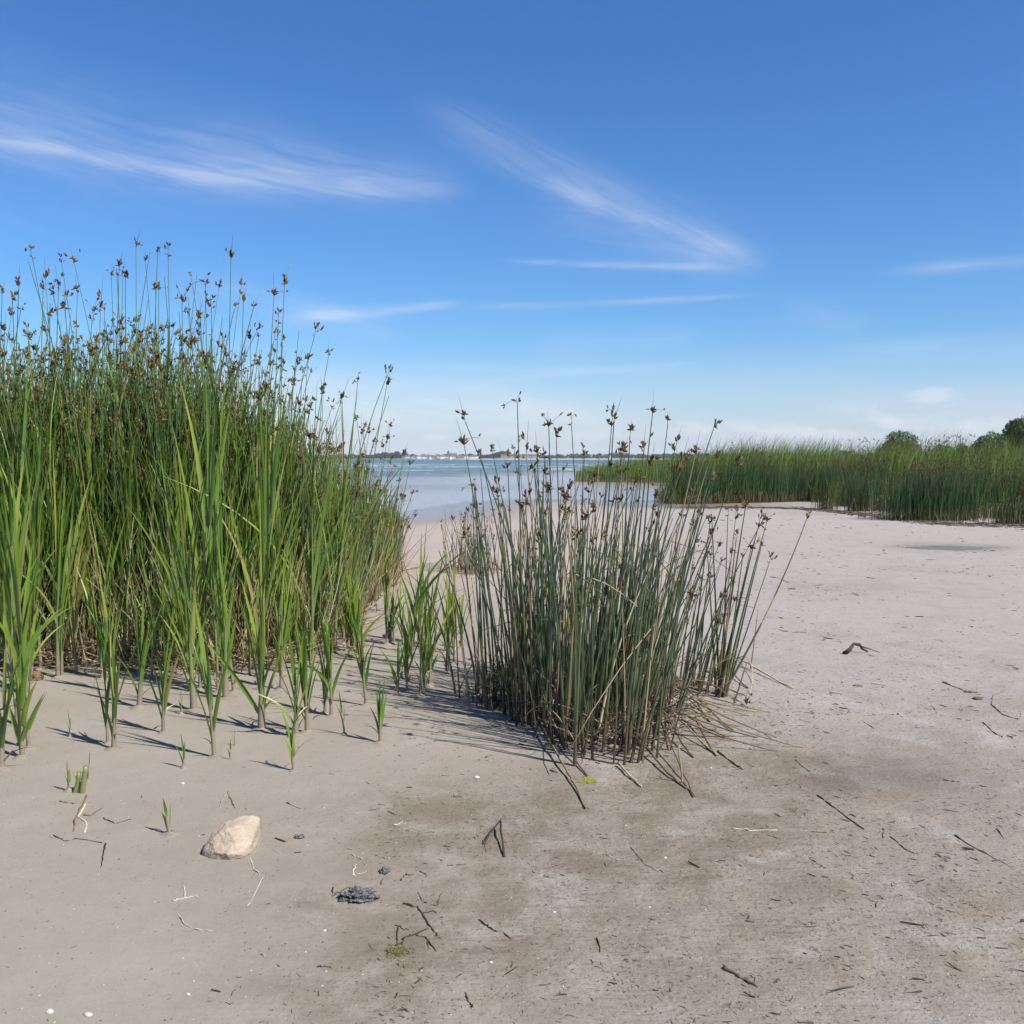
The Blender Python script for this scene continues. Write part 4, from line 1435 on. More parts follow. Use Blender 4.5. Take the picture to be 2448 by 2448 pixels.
def build_shoots():
    S = [  # zoom x, zoom y, zoom top, label, leaves, leaf width, stem radius, lean, spread
        (8, 1552, 780, 'broad-leaved reed shoot cut by the left edge, nearest of all shoots', 5, 0.034, 0.015, 0.10, 0.12),
        (128, 1482, 830, 'broad-leaved reed shoot second from the left edge, in front of its twin', 6, 0.03, 0.013, 0.05, 0.22),
        (165, 1428, 800, 'reed shoot with a long blade leaning right, close beside the second from left', 5, 0.026, 0.012, 0.1, 0.3),
        (655, 1432, 690, 'bright reed shoot with a low blade stretched out left, at front of the left bed', 7, 0.024, 0.013, 0.02, 0.33),
        (625, 1400, 560, 'dark thin reed stem tight behind the shoot with the low left blade', 4, 0.018, 0.007, 0.02, 0.12),
        (1238, 1478, 420, 'tall forked reed shoot alone on the sand in front of the left bed', 7, 0.021, 0.011, -0.05, 0.22),
        (1512, 1322, 330, 'reed shoot with the thickest pale stem and fanned blades', 8, 0.024, 0.021, -0.03, 0.22),
        (1695, 1562, 1150, 'small narrow reed shoot standing farthest forward right of the forked one', 4, 0.014, 0.008, -0.08, 0.07),
        (1708, 1358, 680, 'leafy reed shoot, left of a touching pair in front of the bed', 7, 0.022, 0.014, -0.06, 0.2),
        (1772, 1332, 600, 'leafy reed shoot, right of a touching pair in front of the bed', 7, 0.022, 0.013, 0.03, 0.16),
        (944, 1338, 540, 'reed shoot with a narrow upright fan of blades between the broad and the forked shoots', 8, 0.02, 0.01, -0.02, 0.16),
        (1120, 1208, 330, 'reed with a thick dark brown stem just behind the forked shoot', 7, 0.024, 0.02, 0.05, 0.14),
        (1303, 1140, 260, 'tall reed with a thick pale muddy stem behind the forked shoot', 7, 0.026, 0.02, 0.0, 0.14),
        (802, 1195, 430, 'tall reed with a thick muddy stem behind the narrow fan', 7, 0.024, 0.016, 0.0, 0.16),
        (1062, 1545, 1330, 'tiny yellowish reed sprout left of the forked shoot on open sand', 3, 0.012, 0.006, -0.1, 0.2),
        (405, 1362, 1180, 'faint tiny reed sprout on the open sand left of the broad shoots', 3, 0.008, 0.003, -0.1, 0.12),
        (983, 1935, 1690, 'short reed sprout with a brown stem and one pale blade left of the rock', 3, 0.013, 0.011, -0.12, 0.12),
        (400, 1682, 1465, 'dry pointed reed spike left of the broken green stump', 3, 0.012, 0.008, 0.02, 0.04),
        (508, 1622, 1425, 'thin faded reed spike right of the broken green stump', 2, 0.009, 0.004, 0.08, 0.06),
        (1330, 1492, 1360, 'tiny bare sprout right of the foot of the forked shoot', 2, 0.007, 0.004, -0.02, 0.1),
        (1358, 1412, 1310, 'smallest bare sprout right behind the foot of the forked shoot', 2, 0.007, 0.004, 0.05, 0.1),
        (1045, 1232, 1050, 'slim short green spike behind the narrow fan of blades', 3, 0.01, 0.005, 0.0, 0.06),
    ]
    for q, (x, y, top, lab, n, w, st, lean, sp) in enumerate(S):
        px, py = zz(x, y)
        reed_shoot(px, py, 1200 + top / 2.415, lab, n, w, st, lean, sp, q)
    S2 = [  # full photograph pixels
        (908, 1776, 1600, 'lone short reed shoot on the sand farthest right in front of the left bed', 5, 0.017, 0.01, 0.0, 0.1),
        (824, 1757, 1640, 'thin reed sprout left of the lone short shoot', 3, 0.012, 0.006, -0.03, 0.1),
        (876, 1686, 1450, 'reed shoot behind the lone short shoot', 6, 0.019, 0.01, 0.0, 0.14),
        (1005, 1663, 1430, 'reed shoot with a dark blade leaning right, next to the rush clump', 5, 0.02, 0.012, 0.12, 0.14),
        (1030, 1636, 1480, 'short reed shoot right behind the dark-bladed one beside the clump', 4, 0.018, 0.009, 0.05, 0.18),
        (1000, 1538, 1240, 'tallest reed shoot in the sandy gap between bed and clump', 8, 0.024, 0.01, 0.06, 0.14),
        (1084, 1560, 1335, 'pale broad-bladed reed shoot touching the left side of the clump', 6, 0.026, 0.012, 0.02, 0.1),
        (1102, 1552, 1390, 'reed shoot with blades leaning right, half hidden by the clump', 5, 0.022, 0.012, 0.12, 0.14),
        (932, 1540, 1395, 'reed with one long dark blade leaning right at the bed edge', 5, 0.026, 0.013, 0.22, 0.14),
        (985, 1590, 1375, 'yellow-green reed shoot in the gap in front of the tallest one', 6, 0.019, 0.009, -0.04, 0.16),
        (950, 1662, 1500, 'left of three reed shoots in a row in the gap', 5, 0.017, 0.008, 0.0, 0.14),
        (972, 1650, 1440, 'middle of three reed shoots in a row in the gap', 6, 0.018, 0.008, 0.03, 0.16),
        (1014, 1648, 1460, 'right of three reed shoots in a row in the gap', 5, 0.018, 0.009, 0.05, 0.14),
        (792, 1712, 1420, 'slender reed shoot at the right front corner of the left bed', 7, 0.02, 0.01, 0.0, 0.15),
        (776, 1706, 1470, 'slender reed shoot just left of the front corner shoot', 6, 0.02, 0.01, -0.05, 0.15),
        (40, 1735, 1240, 'tall reed with a thick muddy foot behind the broad shoots at the left edge', 8, 0.03, 0.014, 0.03, 0.12),
    ]
    for q, (px, py, top, lab, n, w, st, lean, sp) in enumerate(S2):
        reed_shoot(px, py, top, lab, n, w, st, lean, sp, 40 + q)
    g = random.Random(77)
    lab = 'leafy green reed in the front row of the left bed'
    done = 0
    while done < 95:
        px = g.uniform(-60, 930)
        py = g.uniform(1545, 1665) - (40 if px > 700 else 0)
        if py > 1630 and g.random() < 0.6:
            continue
        x, y = gp(px, py)
        env = np.interp(px, [0, 300, 500, 640, 720, 800, 900], [1000, 1040, 900, 1060, 1180, 1260, 1400])
        top = g.uniform(env, min(env + 420, py - 120))
        reed_shoot(px, py, top, lab, g.randint(5, 8), g.uniform(0.014, 0.024), g.uniform(0.006, 0.013), g.gauss(0.02, 0.07), g.uniform(0.08, 0.17), done + 200, 'front row of leafy reeds')
        done += 1
    lab = 'leafy reed shoot in the sandy gap between the left bed and the rush clump'
    for q in range(16):
        px, py = g.uniform(900, 1090), g.uniform(1535, 1650)
        reed_shoot(px, py, g.uniform(1280, 1450), lab, g.randint(4, 6), g.uniform(0.015, 0.022), g.uniform(0.007, 0.011), g.gauss(0.03, 0.07), g.uniform(0.07, 0.14), 800 + q, 'shoots in the sandy gap')
    # a few tall reeds with broad bright blades that stand out of the bed
    for q, (px, py, top, w, lean, lab2) in enumerate(((478, 1650, 815, 0.035, -0.01, 'tall reed with one broad bright blade in the centre of the left bed'),
                                                      (30, 1640, 1010, 0.036, 0.0, 'tall broad-bladed reed rising at the left edge'),
                                                      (98, 1600, 1000, 0.03, 0.02, 'tall yellow-stemmed reed near the left edge'),
                                                      (180, 1590, 1080, 0.028, 0.03, 'tall reed with blades bent right, third from left edge in the bed'),
                                                      (620, 1620, 900, 0.024, 0.04, 'tall narrow reed on the right part of the left bed'),
                                                      (745, 1590, 905, 0.022, 0.07, 'tall reed with a long spear tip at the right side of the left bed'),
                                                      (800, 1565, 920, 0.02, 0.06, 'outermost tall spear-tipped reed on the right side of the left bed'))):
        reed_shoot(px, py, top, lab2, 9, w, 0.012, lean, 0.1, 500 + q, stem_frac=0.55)
    # broken green stump
    px, py = zz(455, 1692)
    x, y = gp(px, py)
    o = empty('reed_stump', (x, y, zs(x, y)))
    tag(o, 'broken yellow-green reed stump on the bare sand', 'stump')
    for q, (dx, h, r, key) in enumerate(((0.012, 0.115, 0.013, 'sheath'), (-0.018, 0.09, 0.011, 'sheath'), (-0.004, 0.05, 0.016, 'old_straw'))):
        b = poly_tube('sheath', [(dx + 0.004 * i, 0.01 * q - 0.006 * q, -0.02 + h * i / 5 * 1.15) for i in range(6)], r, r * 0.8, M[key], o, nside=8, jitter=0.0012, seed=q)


build_shoots()


# ------------------------------------------------------------------ the left reed bed
def build_left_bed():
    g = random.Random(31)
    poly = [(-8.2, 6.3), (-4.6, 6.35), (-3.4, 6.75), (-2.2, 6.9), (-1.75, 7.0), (-1.35, 7.6), (-1.22, 9.0), (-1.3, 11.8), (-1.9, 14.5), (-3.2, 18), (-9, 18)]
    org = (-3.2, 8.2, 0.0)
    root = empty('reed_bed', org)
    tag(root, 'dense tall stand of green reeds and flowering club-rush filling the left side', 'reed bed')
    ENVX = [-300, 0, 150, 300, 450, 560, 650, 700, 760, 830, 900, 960]
    ENVY = [720, 690, 680, 660, 690, 720, 800, 880, 920, 960, 1050, 1120]

    def height(x, y, top_add):
        px = CX + x / y * F
        e = np.interp(px, ENVX, ENVY) + top_add
        H = CAMZ + (HZ - e) / F * min(y, 9.5)
        return px, max(0.7, min(3.1, H))

    # --- single stems, the most visible ones
    heroes = [(330, 1560, 325, 585), (250, 1565, 78, 615), (540, 1555, 552, 615), (420, 1560, 402, 610), (640, 1560, 680, 680), (260, 1560, 285, 635), (300, 1560, 300, 660), (20, 1570, 45, 680),
              (90, 1560, 103, 690), (120, 1560, 140, 680), (60, 1570, 30, 720), (160, 1560, 185, 700), (225, 1555, 240, 735), (380, 1560, 372, 690), (450, 1560, 435, 720), (520, 1555, 505, 735),
              (560, 1555, 582, 720), (610, 1555, 655, 705), (640, 1550, 665, 770), (690, 1545, 785, 850), (700, 1545, 735, 870), (740, 1540, 770, 935), (660, 1550, 675, 830), (880, 1420, 925, 1050),
              (915, 1400, 965, 1085), (920, 1395, 980, 1110), (905, 1400, 985, 1180), (930, 1385, 955, 1150), (900, 1400, 868, 1030), (840, 1450, 925, 918), (10, 1570, 10, 790), (-20, 1570, 5, 700)]
    cnt = 0
    for q, (bx, by, tx, ty) in enumerate(heroes):
        hero(root, bx, by, tx, ty, org, g.uniform(0.0065, 0.0085), q % 3 == 1, g.uniform(0, 0.3), g.uniform(1.2, 1.7), g.uniform(-0.1, 0.1), 'bed_rush' if ty < 1000 else 'rush_thin')
        cnt += 1
    while cnt < 296:
        px = g.uniform(-80, 930)
        front = np.interp(px, [0, 600, 760, 850, 930, 960], [1572, 1572, 1548, 1480, 1400, 1372])
        y0 = gp(px, front)[1]
        y = y0 + abs(g.gauss(0, 0.7)) + 0.02
        x = (px - CX) / F * y
        _, H = height(x, y, g.uniform(20, 320) if g.random() < 0.9 else g.uniform(-90, 20))
        lean = (g.gauss(0.02, 0.085), g.gauss(-0.01, 0.06))
        rush_stem(root, x, y, H, lean, (g.gauss(0.02, 0.07), g.gauss(0, 0.04)), g.uniform(0.0055, 0.0088), g.random() < 0.75, 'bed_rush' if px < 800 and g.random() < 0.9 else 'rush_thin', g.uniform(0.75, 1.6),
                  g.random() < 0.45, 6, org)
        cnt += 1
    # --- the mass behind them
    base, dirs, Ls, bends, r0s, thin = [], [], [], [], [], []
    while len(base) < 4600:
        if g.random() < 0.7:
            px = g.uniform(-150, 960)
            front = np.interp(px, [0, 600, 760, 850, 930, 960], [1572, 1572, 1548, 1480, 1400, 1372])
            y = gp(px, front)[1] + abs(g.gauss(0, 0.95))
            x = (px - CX) / F * y
        else:
            x, y = g.uniform(-8.2, -1.2), g.uniform(6.3, 18)
        if not in_poly((x, y), poly):
            continue
        px, H = height(x, y, g.uniform(110, 470))
        if px < -260:
            H = g.uniform(1.6, 2.6)
        base.append((x, y, -0.05))
        dirs.append((g.gauss(0.015, 0.085), g.gauss(0, 0.06), 1))
        Ls.append(H * g.uniform(0.9, 1.03))
        bends.append((g.gauss(0.02, 0.075), g.gauss(0, 0.05), 0))
        r0s.append(g.uniform(0.0045, 0.008))
        thin.append(px > 740 or g.random() < 0.25)
    base = np.array(base)
    base[:, 2] = ground_z(base[:, 0], base[:, 1]) - 0.03
    base -= np.array(org)
    dirs, Ls, bends, r0s, thin = map(np.array, (dirs, Ls, bends, r0s, thin))
    fl = Acc()
    for key, sel, nm in (('bed_rush', ~thin, 'rush_stems'), ('rush_thin', thin, 'thin_rush_stems')):
        acc = Acc()
        P, T = tubes(acc, base[sel], dirs[sel], Ls[sel], bends[sel], r0s[sel], r0s[sel] * 0.3, 6, 5)
        tag(acc.obj(nm, M[key], root), kind='stuff')
        keep = (RNG.random(len(P)) < 0.55)
        scatter_flowers(fl, P[keep], T[keep], RNG.uniform(0.8, 1.45, keep.sum()))
    tag(fl.obj('flower_clusters', M['flower_young'], root, False), kind='stuff')
    # --- leafy reeds within the bed
    lv, stx = Acc(), Acc()
    B, D, SD, LL, WW, BD = [], [], [], [], [], []
    tb, td, tl, tr = [], [], [], []
    n = 0
    while n < 1350:
        if g.random() < 0.8:
            px = g.uniform(-150, 940)
            front = np.interp(px, [0, 600, 760, 850, 930, 960], [1585, 1590, 1560, 1490, 1410, 1380])
            y = gp(px, front)[1] + abs(g.gauss(0, 0.9))
            x = (px - CX) / F * y
        else:
            x, y = g.uniform(-8.2, -1.2), g.uniform(6.3, 16)
        if not in_poly((x, y), poly):
            continue
        px, H = height(x, y, g.uniform(40, 420))
        if px > 780 and g.random() < 0.55:
            continue
        n += 1
        z = -0.03
        lean = (g.gauss(0.02, 0.05), g.gauss(0, 0.05))
        hs = H * g.uniform(0.5, 0.7)
        tb.append((x, y, z))
        td.append((*lean, 1))
        tl.append(hs)
        tr.append(g.uniform(0.004, 0.008))
        a0 = g.uniform(0, 6.28)
        k = g.randint(5, 8)
        for q in range(k):
            f = 0.2 + 0.8 * q / (k - 1)
            zb = hs * f
            a = a0 + (q % 2) * math.pi + g.gauss(0, 0.4)
            tilt = g.uniform(0.06, 0.3) * (1.15 - 0.6 * f)
            B.append((x + lean[0] * zb, y + lean[1] * zb, z + zb))
            D.append((math.cos(a) * tilt + lean[0], math.sin(a) * tilt + lean[1], 1))
            SD.append((-math.sin(a), math.cos(a), 0))
            LL.append(min(1.0, (H - zb) * g.uniform(0.6, 1.0)))
            WW.append(g.uniform(0.010, 0.028))
            dr = g.uniform(0, 0.28)
            BD.append((math.cos(a) * dr, math.sin(a) * dr, -0.3 * dr))
    B, tb = np.array(B) - np.array(org), np.array(tb) - np.array(org)
    ribbons(lv, B, np.array(D), np.array(SD), np.array(LL), np.array(WW), np.array(BD), 6, 0.25, None, 0, RNG.uniform(-1, 1, len(B)))
    tubes(stx, tb, np.array(td), np.array(tl), (0, 0, 0), np.array(tr), 0.003, 4, 5)
    tag(lv.obj('reed_blades', M['leaf'], root), kind='stuff')
    tag(stx.obj('reed_stems', M['sheath'], root), kind='stuff')
    # --- dead straw and brown debris at the foot
    acc = Acc()
    n = 2200
    bs, ds, Ls = [], [], []
    while len(bs) < n:
        px = g.uniform(-100, 960)
        front = np.interp(px, [0, 600, 760, 850, 930, 960], [1600, 1610, 1575, 1500, 1415, 1385])
        y = gp(px, front)[1] + abs(g.gauss(0, 0.6))
        x = (px - CX) / F * y
        th = g.uniform(0, 6.28)
        up = g.uniform(-0.05, 0.5) if g.random() < 0.45 else g.uniform(0.8, 5)
        bs.append((x - org[0], y - org[1], g.uniform(-0.01, 0.08)))
        ds.append((math.cos(th), math.sin(th), up))
        Ls.append(g.uniform(0.1, 0.6) if up < 0.6 else g.uniform(0.15, 0.9))
    tubes(acc, bs, ds, np.array(Ls), RNG.normal(0, 0.14, (n, 3)) * [1, 1, 0.5], RNG.uniform(0.002, 0.005, n), 0.001, 4, 4)
    tag(acc.obj('straw_litter', M['straw'], root), kind='stuff')


build_left_bed()


# ------------------------------------------------------------------ reed beds across the sand at right
def build_right_beds():
    g = np.random.default_rng(8)

    def mass(root, pts, H, key, name, w, lean=(0.06, 0.0), flower=0.0, fl_acc=None, org=(0, 0, 0), droop=0.1, seg=4):
        n = len(pts)
        acc = Acc()
        gz = ground_z(pts[:, 0], pts[:, 1])
        b = np.column_stack([pts, gz - 0.03]) - np.array(org)
        th = g.uniform(0, 6.28, n)
        d = np.stack([g.normal(lean[0], 0.09, n), g.normal(lean[1], 0.09, n), np.ones(n)], -1)
        bd = np.stack([g.normal(lean[0], droop, n), g.normal(0, droop, n), -np.abs(g.normal(0, droop * 0.4, n))], -1)
        tip = ribbons(acc, b, d, np.stack([np.cos(th), np.sin(th), 0 * th], -1), H, w, bd, seg, 0.35, None, 0, g.uniform(-1, 1, n), 0.8)
        o = acc.obj(name, M[key], root)
        if root is not None:
            tag(o, kind='stuff')
        if flower:
            k = g.random(n) < flower
            bs = np.repeat(tip[k], 5, 0) + g.normal(0, 0.022, (k.sum() * 5, 3))
            spikelets(fl_acc, bs, g.normal(size=(len(bs), 3)) + [0, 0, 0.5], 0.045, 0.012, g.random(len(bs)))
        return o

    def fill(poly, n, seed):
        gg = random.Random(seed)
        xs = [p[0] for p in poly]
        ys = [p[1] for p in poly]
        out = []
        while len(out) < n:
            p = (gg.uniform(min(xs), max(xs)), gg.uniform(min(ys), max(ys)))
            if in_poly(p, poly):
                out.append(p)
        return np.array(out)

    # main bed
    front_px = [(1590, 1195), (1640, 1201), (1740, 1199), (1840, 1198), (1900, 1197), (1955, 1195), (2010, 1205), (2060, 1214), (2120, 1222), (2200, 1232), (2300, 1238), (2400, 1240), (2520, 1246), (2800, 1252)]
    front = [gp(*p) for p in front_px]
    rb = empty('reed_bed', (10, 32, 0))
    org = (10, 32, 0)
    tag(rb, 'wide dark green reed bed across the sand at right', 'reed bed')
    fl = Acc()
    band = front + [(x + 1.6, y + 3.2) for x, y in front[::-1]]
    p1 = fill(band, 21000, 1)
    p1 = p1[fbm(p1[:, 0] * 0.9, p1[:, 1] * 0.9, 44) + g.normal(0, 0.05, len(p1)) > 0.42]
    wob = 0.35 + 1.2 * fbm(p1[:, 0] * 0.6, p1[:, 1] * 0.6, 12)
    mass(rb, p1, 1.5 * wob * g.uniform(0.6, 1.12, len(p1)), 'far_rush', 'rush_blades', g.uniform(0.009, 0.017, len(p1)), (0.03, 0), 0.1, fl, org, 0.09)
    pm = fill(front + [(x + 0.8, y + 1.4) for x, y in front[::-1]], 5200, 17)
    pm = pm[fbm(pm[:, 0] * 0.8, pm[:, 1] * 0.8, 52) > 0.47] + g.normal(0, 0.25, (1, 2))
    mass(rb, pm, g.uniform(0.25, 1.15, len(pm)), 'far_reed', 'low_green_blades', g.uniform(0.01, 0.02, len(pm)), (0.05, 0), 0.0, fl, org, 0.14)
    back = [(x + 1.2, y + 2.4) for x, y in front] + [(30, 40), (24, 60), (12.5, 62), (9.0, 46)]
    p2 = fill(back, 17000, 2)
    wob = 0.62 + 0.85 * fbm(p2[:, 0] * 0.3, p2[:, 1] * 0.3, 13)
    mass(rb, p2, 1.98 * wob * g.uniform(0.72, 1.12, len(p2)), 'far_reed', 'reed_blades', g.uniform(0.014, 0.03, len(p2)), (0.12, 0), 0.0, fl, org, 0.17)
    p3 = p2[g.random(len(p2)) < 0.4]
    ra = p3[:, 0] / p3[:, 1]
    sel = (ra > 0.30) & (p3[:, 1] < 36) & (g.random(len(p3)) < np.interp(ra, [0.3, 0.34, 0.46, 0.52, 0.7], [0.2, 1, 1, 0.25, 0.2]))
    p3 = p3[sel]
    mass(rb, p3, 1.95 * g.uniform(0.7, 1.12, len(p3)), 'far_rush', 'tall_rush_blades', g.uniform(0.009, 0.015, len(p3)), (0.05, 0), 0.55, fl, org, 0.08)
    tag(fl.obj('flower_clusters', M['flower'], rb, False), kind='stuff')
    # foot of the bed: dead stalks
    acc = Acc()
    pf = fill(front + [(x + 0.5, y + 1.0) for x, y in front[::-1]], 1500, 4)
    tubes(acc, np.column_stack([pf, ground_z(pf[:, 0], pf[:, 1]) - 0.02]) - np.array(org), np.stack([g.normal(0.05, 0.35, 1500), g.normal(-0.1, 0.35, 1500), np.ones(1500)], -1), g.uniform(0.08, 0.5, 1500), 0,
          g.uniform(0.006, 0.011, 1500), 0.004, 3, 4)
    tag(acc.obj('straw_litter', M['old_straw'], rb), kind='stuff')
    # spit running out into the water
    spit = [(4.0, 62.5), (6.5, 60.5), (9.5, 56), (9.5, 46), (7.6, 38), (12, 40), (16, 60), (22, 80), (9, 72), (4.2, 66)]
    rs = empty('reed_bed', (6, 62, 0))
    tag(rs, 'low yellow-green reed spit running out into the water behind the clump', 'reed bed')
    p4 = fill(spit, 13000, 6)
    hh = np.interp(p4[:, 0], [4, 5, 8, 12], [0.75, 1.25, 1.55, 1.75]) * (0.8 + 0.4 * fbm(p4[:, 0] * 0.4, p4[:, 1] * 0.3, 15)) * g.uniform(0.75, 1.1, len(p4))
    mass(rs, p4, hh, 'far_reed', 'reed_blades', g.uniform(0.018, 0.036, len(p4)), (0.06, 0), 0, None, (6, 62, 0), 0.1)
    # meadow reeds stretching on behind
    p5 = fill([(14, 62), (60, 60), (110, 110), (60, 118), (24, 86)], 9000, 7)
    mo = mass(None, p5, g.uniform(1.0, 1.9, len(p5)), 'far_reed', 'reed_meadow', g.uniform(0.05, 0.1, len(p5)), (0.06, 0), 0, None, (0, 0, 0), 0.12)
    tag(mo, 'pale reed meadow stretching back to the trees', 'reeds', kind='stuff')
    # separate tufts standing in front
    for q, (px, py, n, r, h, lab) in enumerate(((1975, 1216, 130, 0.22, 0.75, 'small isolated reed tuft in front of the right-hand bed, leftmost of three'),
                                               (2055, 1221, 260, 0.3, 1.0, 'middle-sized reed tuft in front of the right-hand bed, between two others'),
                                               (2228, 1243, 1500, 0.72, 1.25, 'largest bushy reed tuft standing out in front of the right-hand bed'),
                                               (2438, 1252, 420, 0.45, 0.6, 'low dark reed tuft in front of the white box at right edge'))):
        c = gp(px, py)
        pts = np.array(c) + g.normal(0, r * 0.55, (n, 2)) * [1.2, 0.6]
        o = empty('reed_tuft', (c[0], c[1], 0))
        tag(o, lab, 'reed tuft')
        f2 = Acc()
        mass(o, pts, h * g.uniform(0.45, 1.15, n), 'far_rush', 'blades', g.uniform(0.009, 0.017, n), (0.03, 0), 0.12, f2, (c[0], c[1], 0), 0.1)
        tag(f2.obj('flower_clusters', M['flower'], o, False), kind='stuff')
        a3 = Acc()
        m3 = max(20, n // 12)
        pp = g.normal(0, r * 0.6, (m3, 2)) * [1.2, 0.6]
        tubes(a3, np.column_stack([pp, np.zeros(m3)]), np.stack([g.normal(0, 0.4, m3), g.normal(0, 0.3, m3), np.ones(m3)], -1), g.uniform(0.1, 0.4, m3), 0, 0.008, 0.003, 3, 4)
        tag(a3.obj('straw_litter', M['straw'], o), kind='stuff')
    acc = Acc()
    n = 2600
    wl = np.array([gp(*p) for p in ((1620, 1208), (1760, 1207), (1900, 1211), (2010, 1222), (2110, 1236), (2240, 1250), (2400, 1254), (2560, 1262))])
    tt = g.uniform(0, len(wl) - 1.001, n)
    ii = tt.astype(int)
    fr = (tt - ii)[:, None]
    q2 = wl[ii] * (1 - fr) + wl[ii + 1] * fr + g.normal(0, 1, (n, 2)) * [0.25, 0.42] - [0, 0.3]
    th = g.uniform(0, 6.28, n)
    tubes(acc, np.column_stack([q2, ground_z(q2[:, 0], q2[:, 1]) + 0.004]), np.stack([np.cos(th), np.sin(th) * 0.5, 0.05 + 0 * th], -1), g.uniform(0.04, 0.2, n), g.normal(0, 0.1, (n, 3)) * [1, 1, 0], g.uniform(0.003, 0.009, n),
          0.002, 2, 4)
    tag(acc.obj('wrack_line', M['litter']), 'dark line of washed-up plant debris in front of the right-hand reeds', 'wrack', kind='stuff')
    # weathered white box half hidden in the reeds at the right edge
    c = gp(2432, 1240)
    o = empty('wooden_box', (c[0] + 0.05, c[1] + 0.5, zs(c[0], c[1] + 0.5)), -0.12)
    tag(o, 'weathered white wooden box half hidden by reeds at the right edge', 'box')
    for q in range(4):
        pm = link('plank', box_mesh('plank', 0.15, 0.03, 0.27 + 0.02 * (q % 2)), M['white_wood'], o)
        pm.location = (-0.24 + q * 0.158, 0, 0)
    for sx in (-0.325, 0.39):
        e = link('end_panel', box_mesh('end_panel', 0.03, 0.34, 0.25), M['white_wood'], o)
        e.location = (sx, 0.19, 0)
    b = link('back_panel', box_mesh('back_panel', 0.7, 0.03, 0.25), M['white_wood'], o)
    b.location = (0.03, 0.38, 0)
    b = link('lid', box_mesh('lid', 0.76, 0.42, 0.025, 0.0), M['white_wood'], o)
    b.location = (0.03, 0.19, 0.293)


build_right_beds()


# ------------------------------------------------------------------ rock, slag, shells
def build_rock():
    x, y = gp(540, 2060)
    gz = zs(x, y)
    import bmesh
    bm = bmesh.new()
    pts = [(-0.095, -0.035, -0.01), (-0.092, -0.03, 0.02), (-0.075, 0.005, 0.055), (-0.045, 0.055, 0.085), (0.01, 0.085, 0.098), (0.062, 0.1, 0.098), (0.082, 0.095, 0.085), (0.085, 0.03, 0.062),
           (0.08, -0.03, 0.04), (0.052, -0.075, 0.022), (0.012, -0.088, 0.026), (-0.04, -0.07, 0.028), (0.005, -0.08, 0.0), (0.06, -0.06, -0.02), (-0.08, -0.05, -0.02), (0.085, 0.03, -0.02), (0.08, 0.11, -0.02),
           (-0.05, 0.09, -0.02), (-0.02, 0.0, 0.085), (0.04, 0.03, 0.088), (-0.055, -0.02, 0.062), (0.03, -0.045, 0.06)]
    for p in pts:
        bm.verts.new(p)
    bmesh.ops.convex_hull(bm, input=bm.verts)
    for v in [v for v in bm.verts if not v.link_faces]:
        bm.verts.remove(v)
    bmesh.ops.dissolve_limit(bm, angle_limit=R(9), verts=bm.verts[:], edges=bm.edges[:])
    bmesh.ops.bevel(bm, geom=bm.edges[:], offset=0.004, segments=2, profile=0.5, affect='EDGES')
    bmesh.ops.triangulate(bm, faces=bm.faces[:])
    for _ in range(5):
        bmesh.ops.subdivide_edges(bm, edges=[e for e in bm.edges if e.calc_length() > 0.008], cuts=1)
        bmesh.ops.triangulate(bm, faces=bm.faces[:])
    for _ in range(1):
        bmesh.ops.smooth_vert(bm, verts=bm.verts[:], factor=0.3, use_axis_x=True, use_axis_y=True, use_axis_z=True)
    bm.normal_update()
    co = np.array([v.co for v in bm.verts])
    nz = (fbm(co[:, 0] * 38 + 3, co[:, 1] * 38 + co[:, 2] * 30, 2, 4) - 0.5) * 0.010 + (fbm(co[:, 0] * 120 + 3, co[:, 2] * 120 + co[:, 1] * 70, 6, 2) - 0.5) * 0.003
    for v, d in zip(bm.verts, nz):
        v.co += v.normal * d
    me = bpy.data.meshes.new('boulder')
    bm.to_mesh(me)
    bm.free()
    for p in me.polygons:
        p.use_smooth = True
    m, k, out = mat('tan_rock')
    pos = k.n('ShaderNodeTexCoord').outputs['Object']
    n1 = k.noise(pos, 14, 5, 0.6)
    n2 = k.noise(pos, 90, 5, 0.7)
    n3 = k.noise(k.vec('MULTIPLY', pos, (20, 20, 60)).outputs[0], 1.0, 4, 0.6, 1.0)
    c = k.mix(k.ss(n1, 0.3, 0.7), (0.32, 0.25, 0.18), (0.38, 0.31, 0.235))
    c = k.mix(k.ss(n3, 0.5, 0.75, 0, 0.5), c, (0.27, 0.18, 0.115))
    c = k.mix(k.ss(n2, 0.62, 0.75, 0, 0.5), c, (0.13, 0.1, 0.075))
    p = k.n('ShaderNodeBsdfPrincipled', Base__Color=c, Roughness=0.85)
    b = k.n('ShaderNodeBump', Strength=0.8, Distance=0.006, Height=k.m('ADD', n2, k.m('MULTIPLY', n3, 2.0)))
    k.t.links.new(b.outputs[0], p.inputs['Normal'])
    k.t.links.new(p.outputs[0], out.inputs[0])
    o = link('rock', me, m)
    o.location = (x, y + 0.06, gz - 0.002)
    tag(o, 'tan angular rock lying on the sand at lower left', 'rock')
    # small brown stone in the reeds at left
    x, y = gp(85, 1626)
    o2 = lump('rock', x, y, 0.045, 0.04, 0.045, simple('brown_stone', (0.15, 0.1, 0.065), 0.85, 0.2, 0.3, 40, 0.4), 4, 0.35)
    tag(o2, 'small reddish-brown stone at the foot of the reeds near the left edge', 'rock')


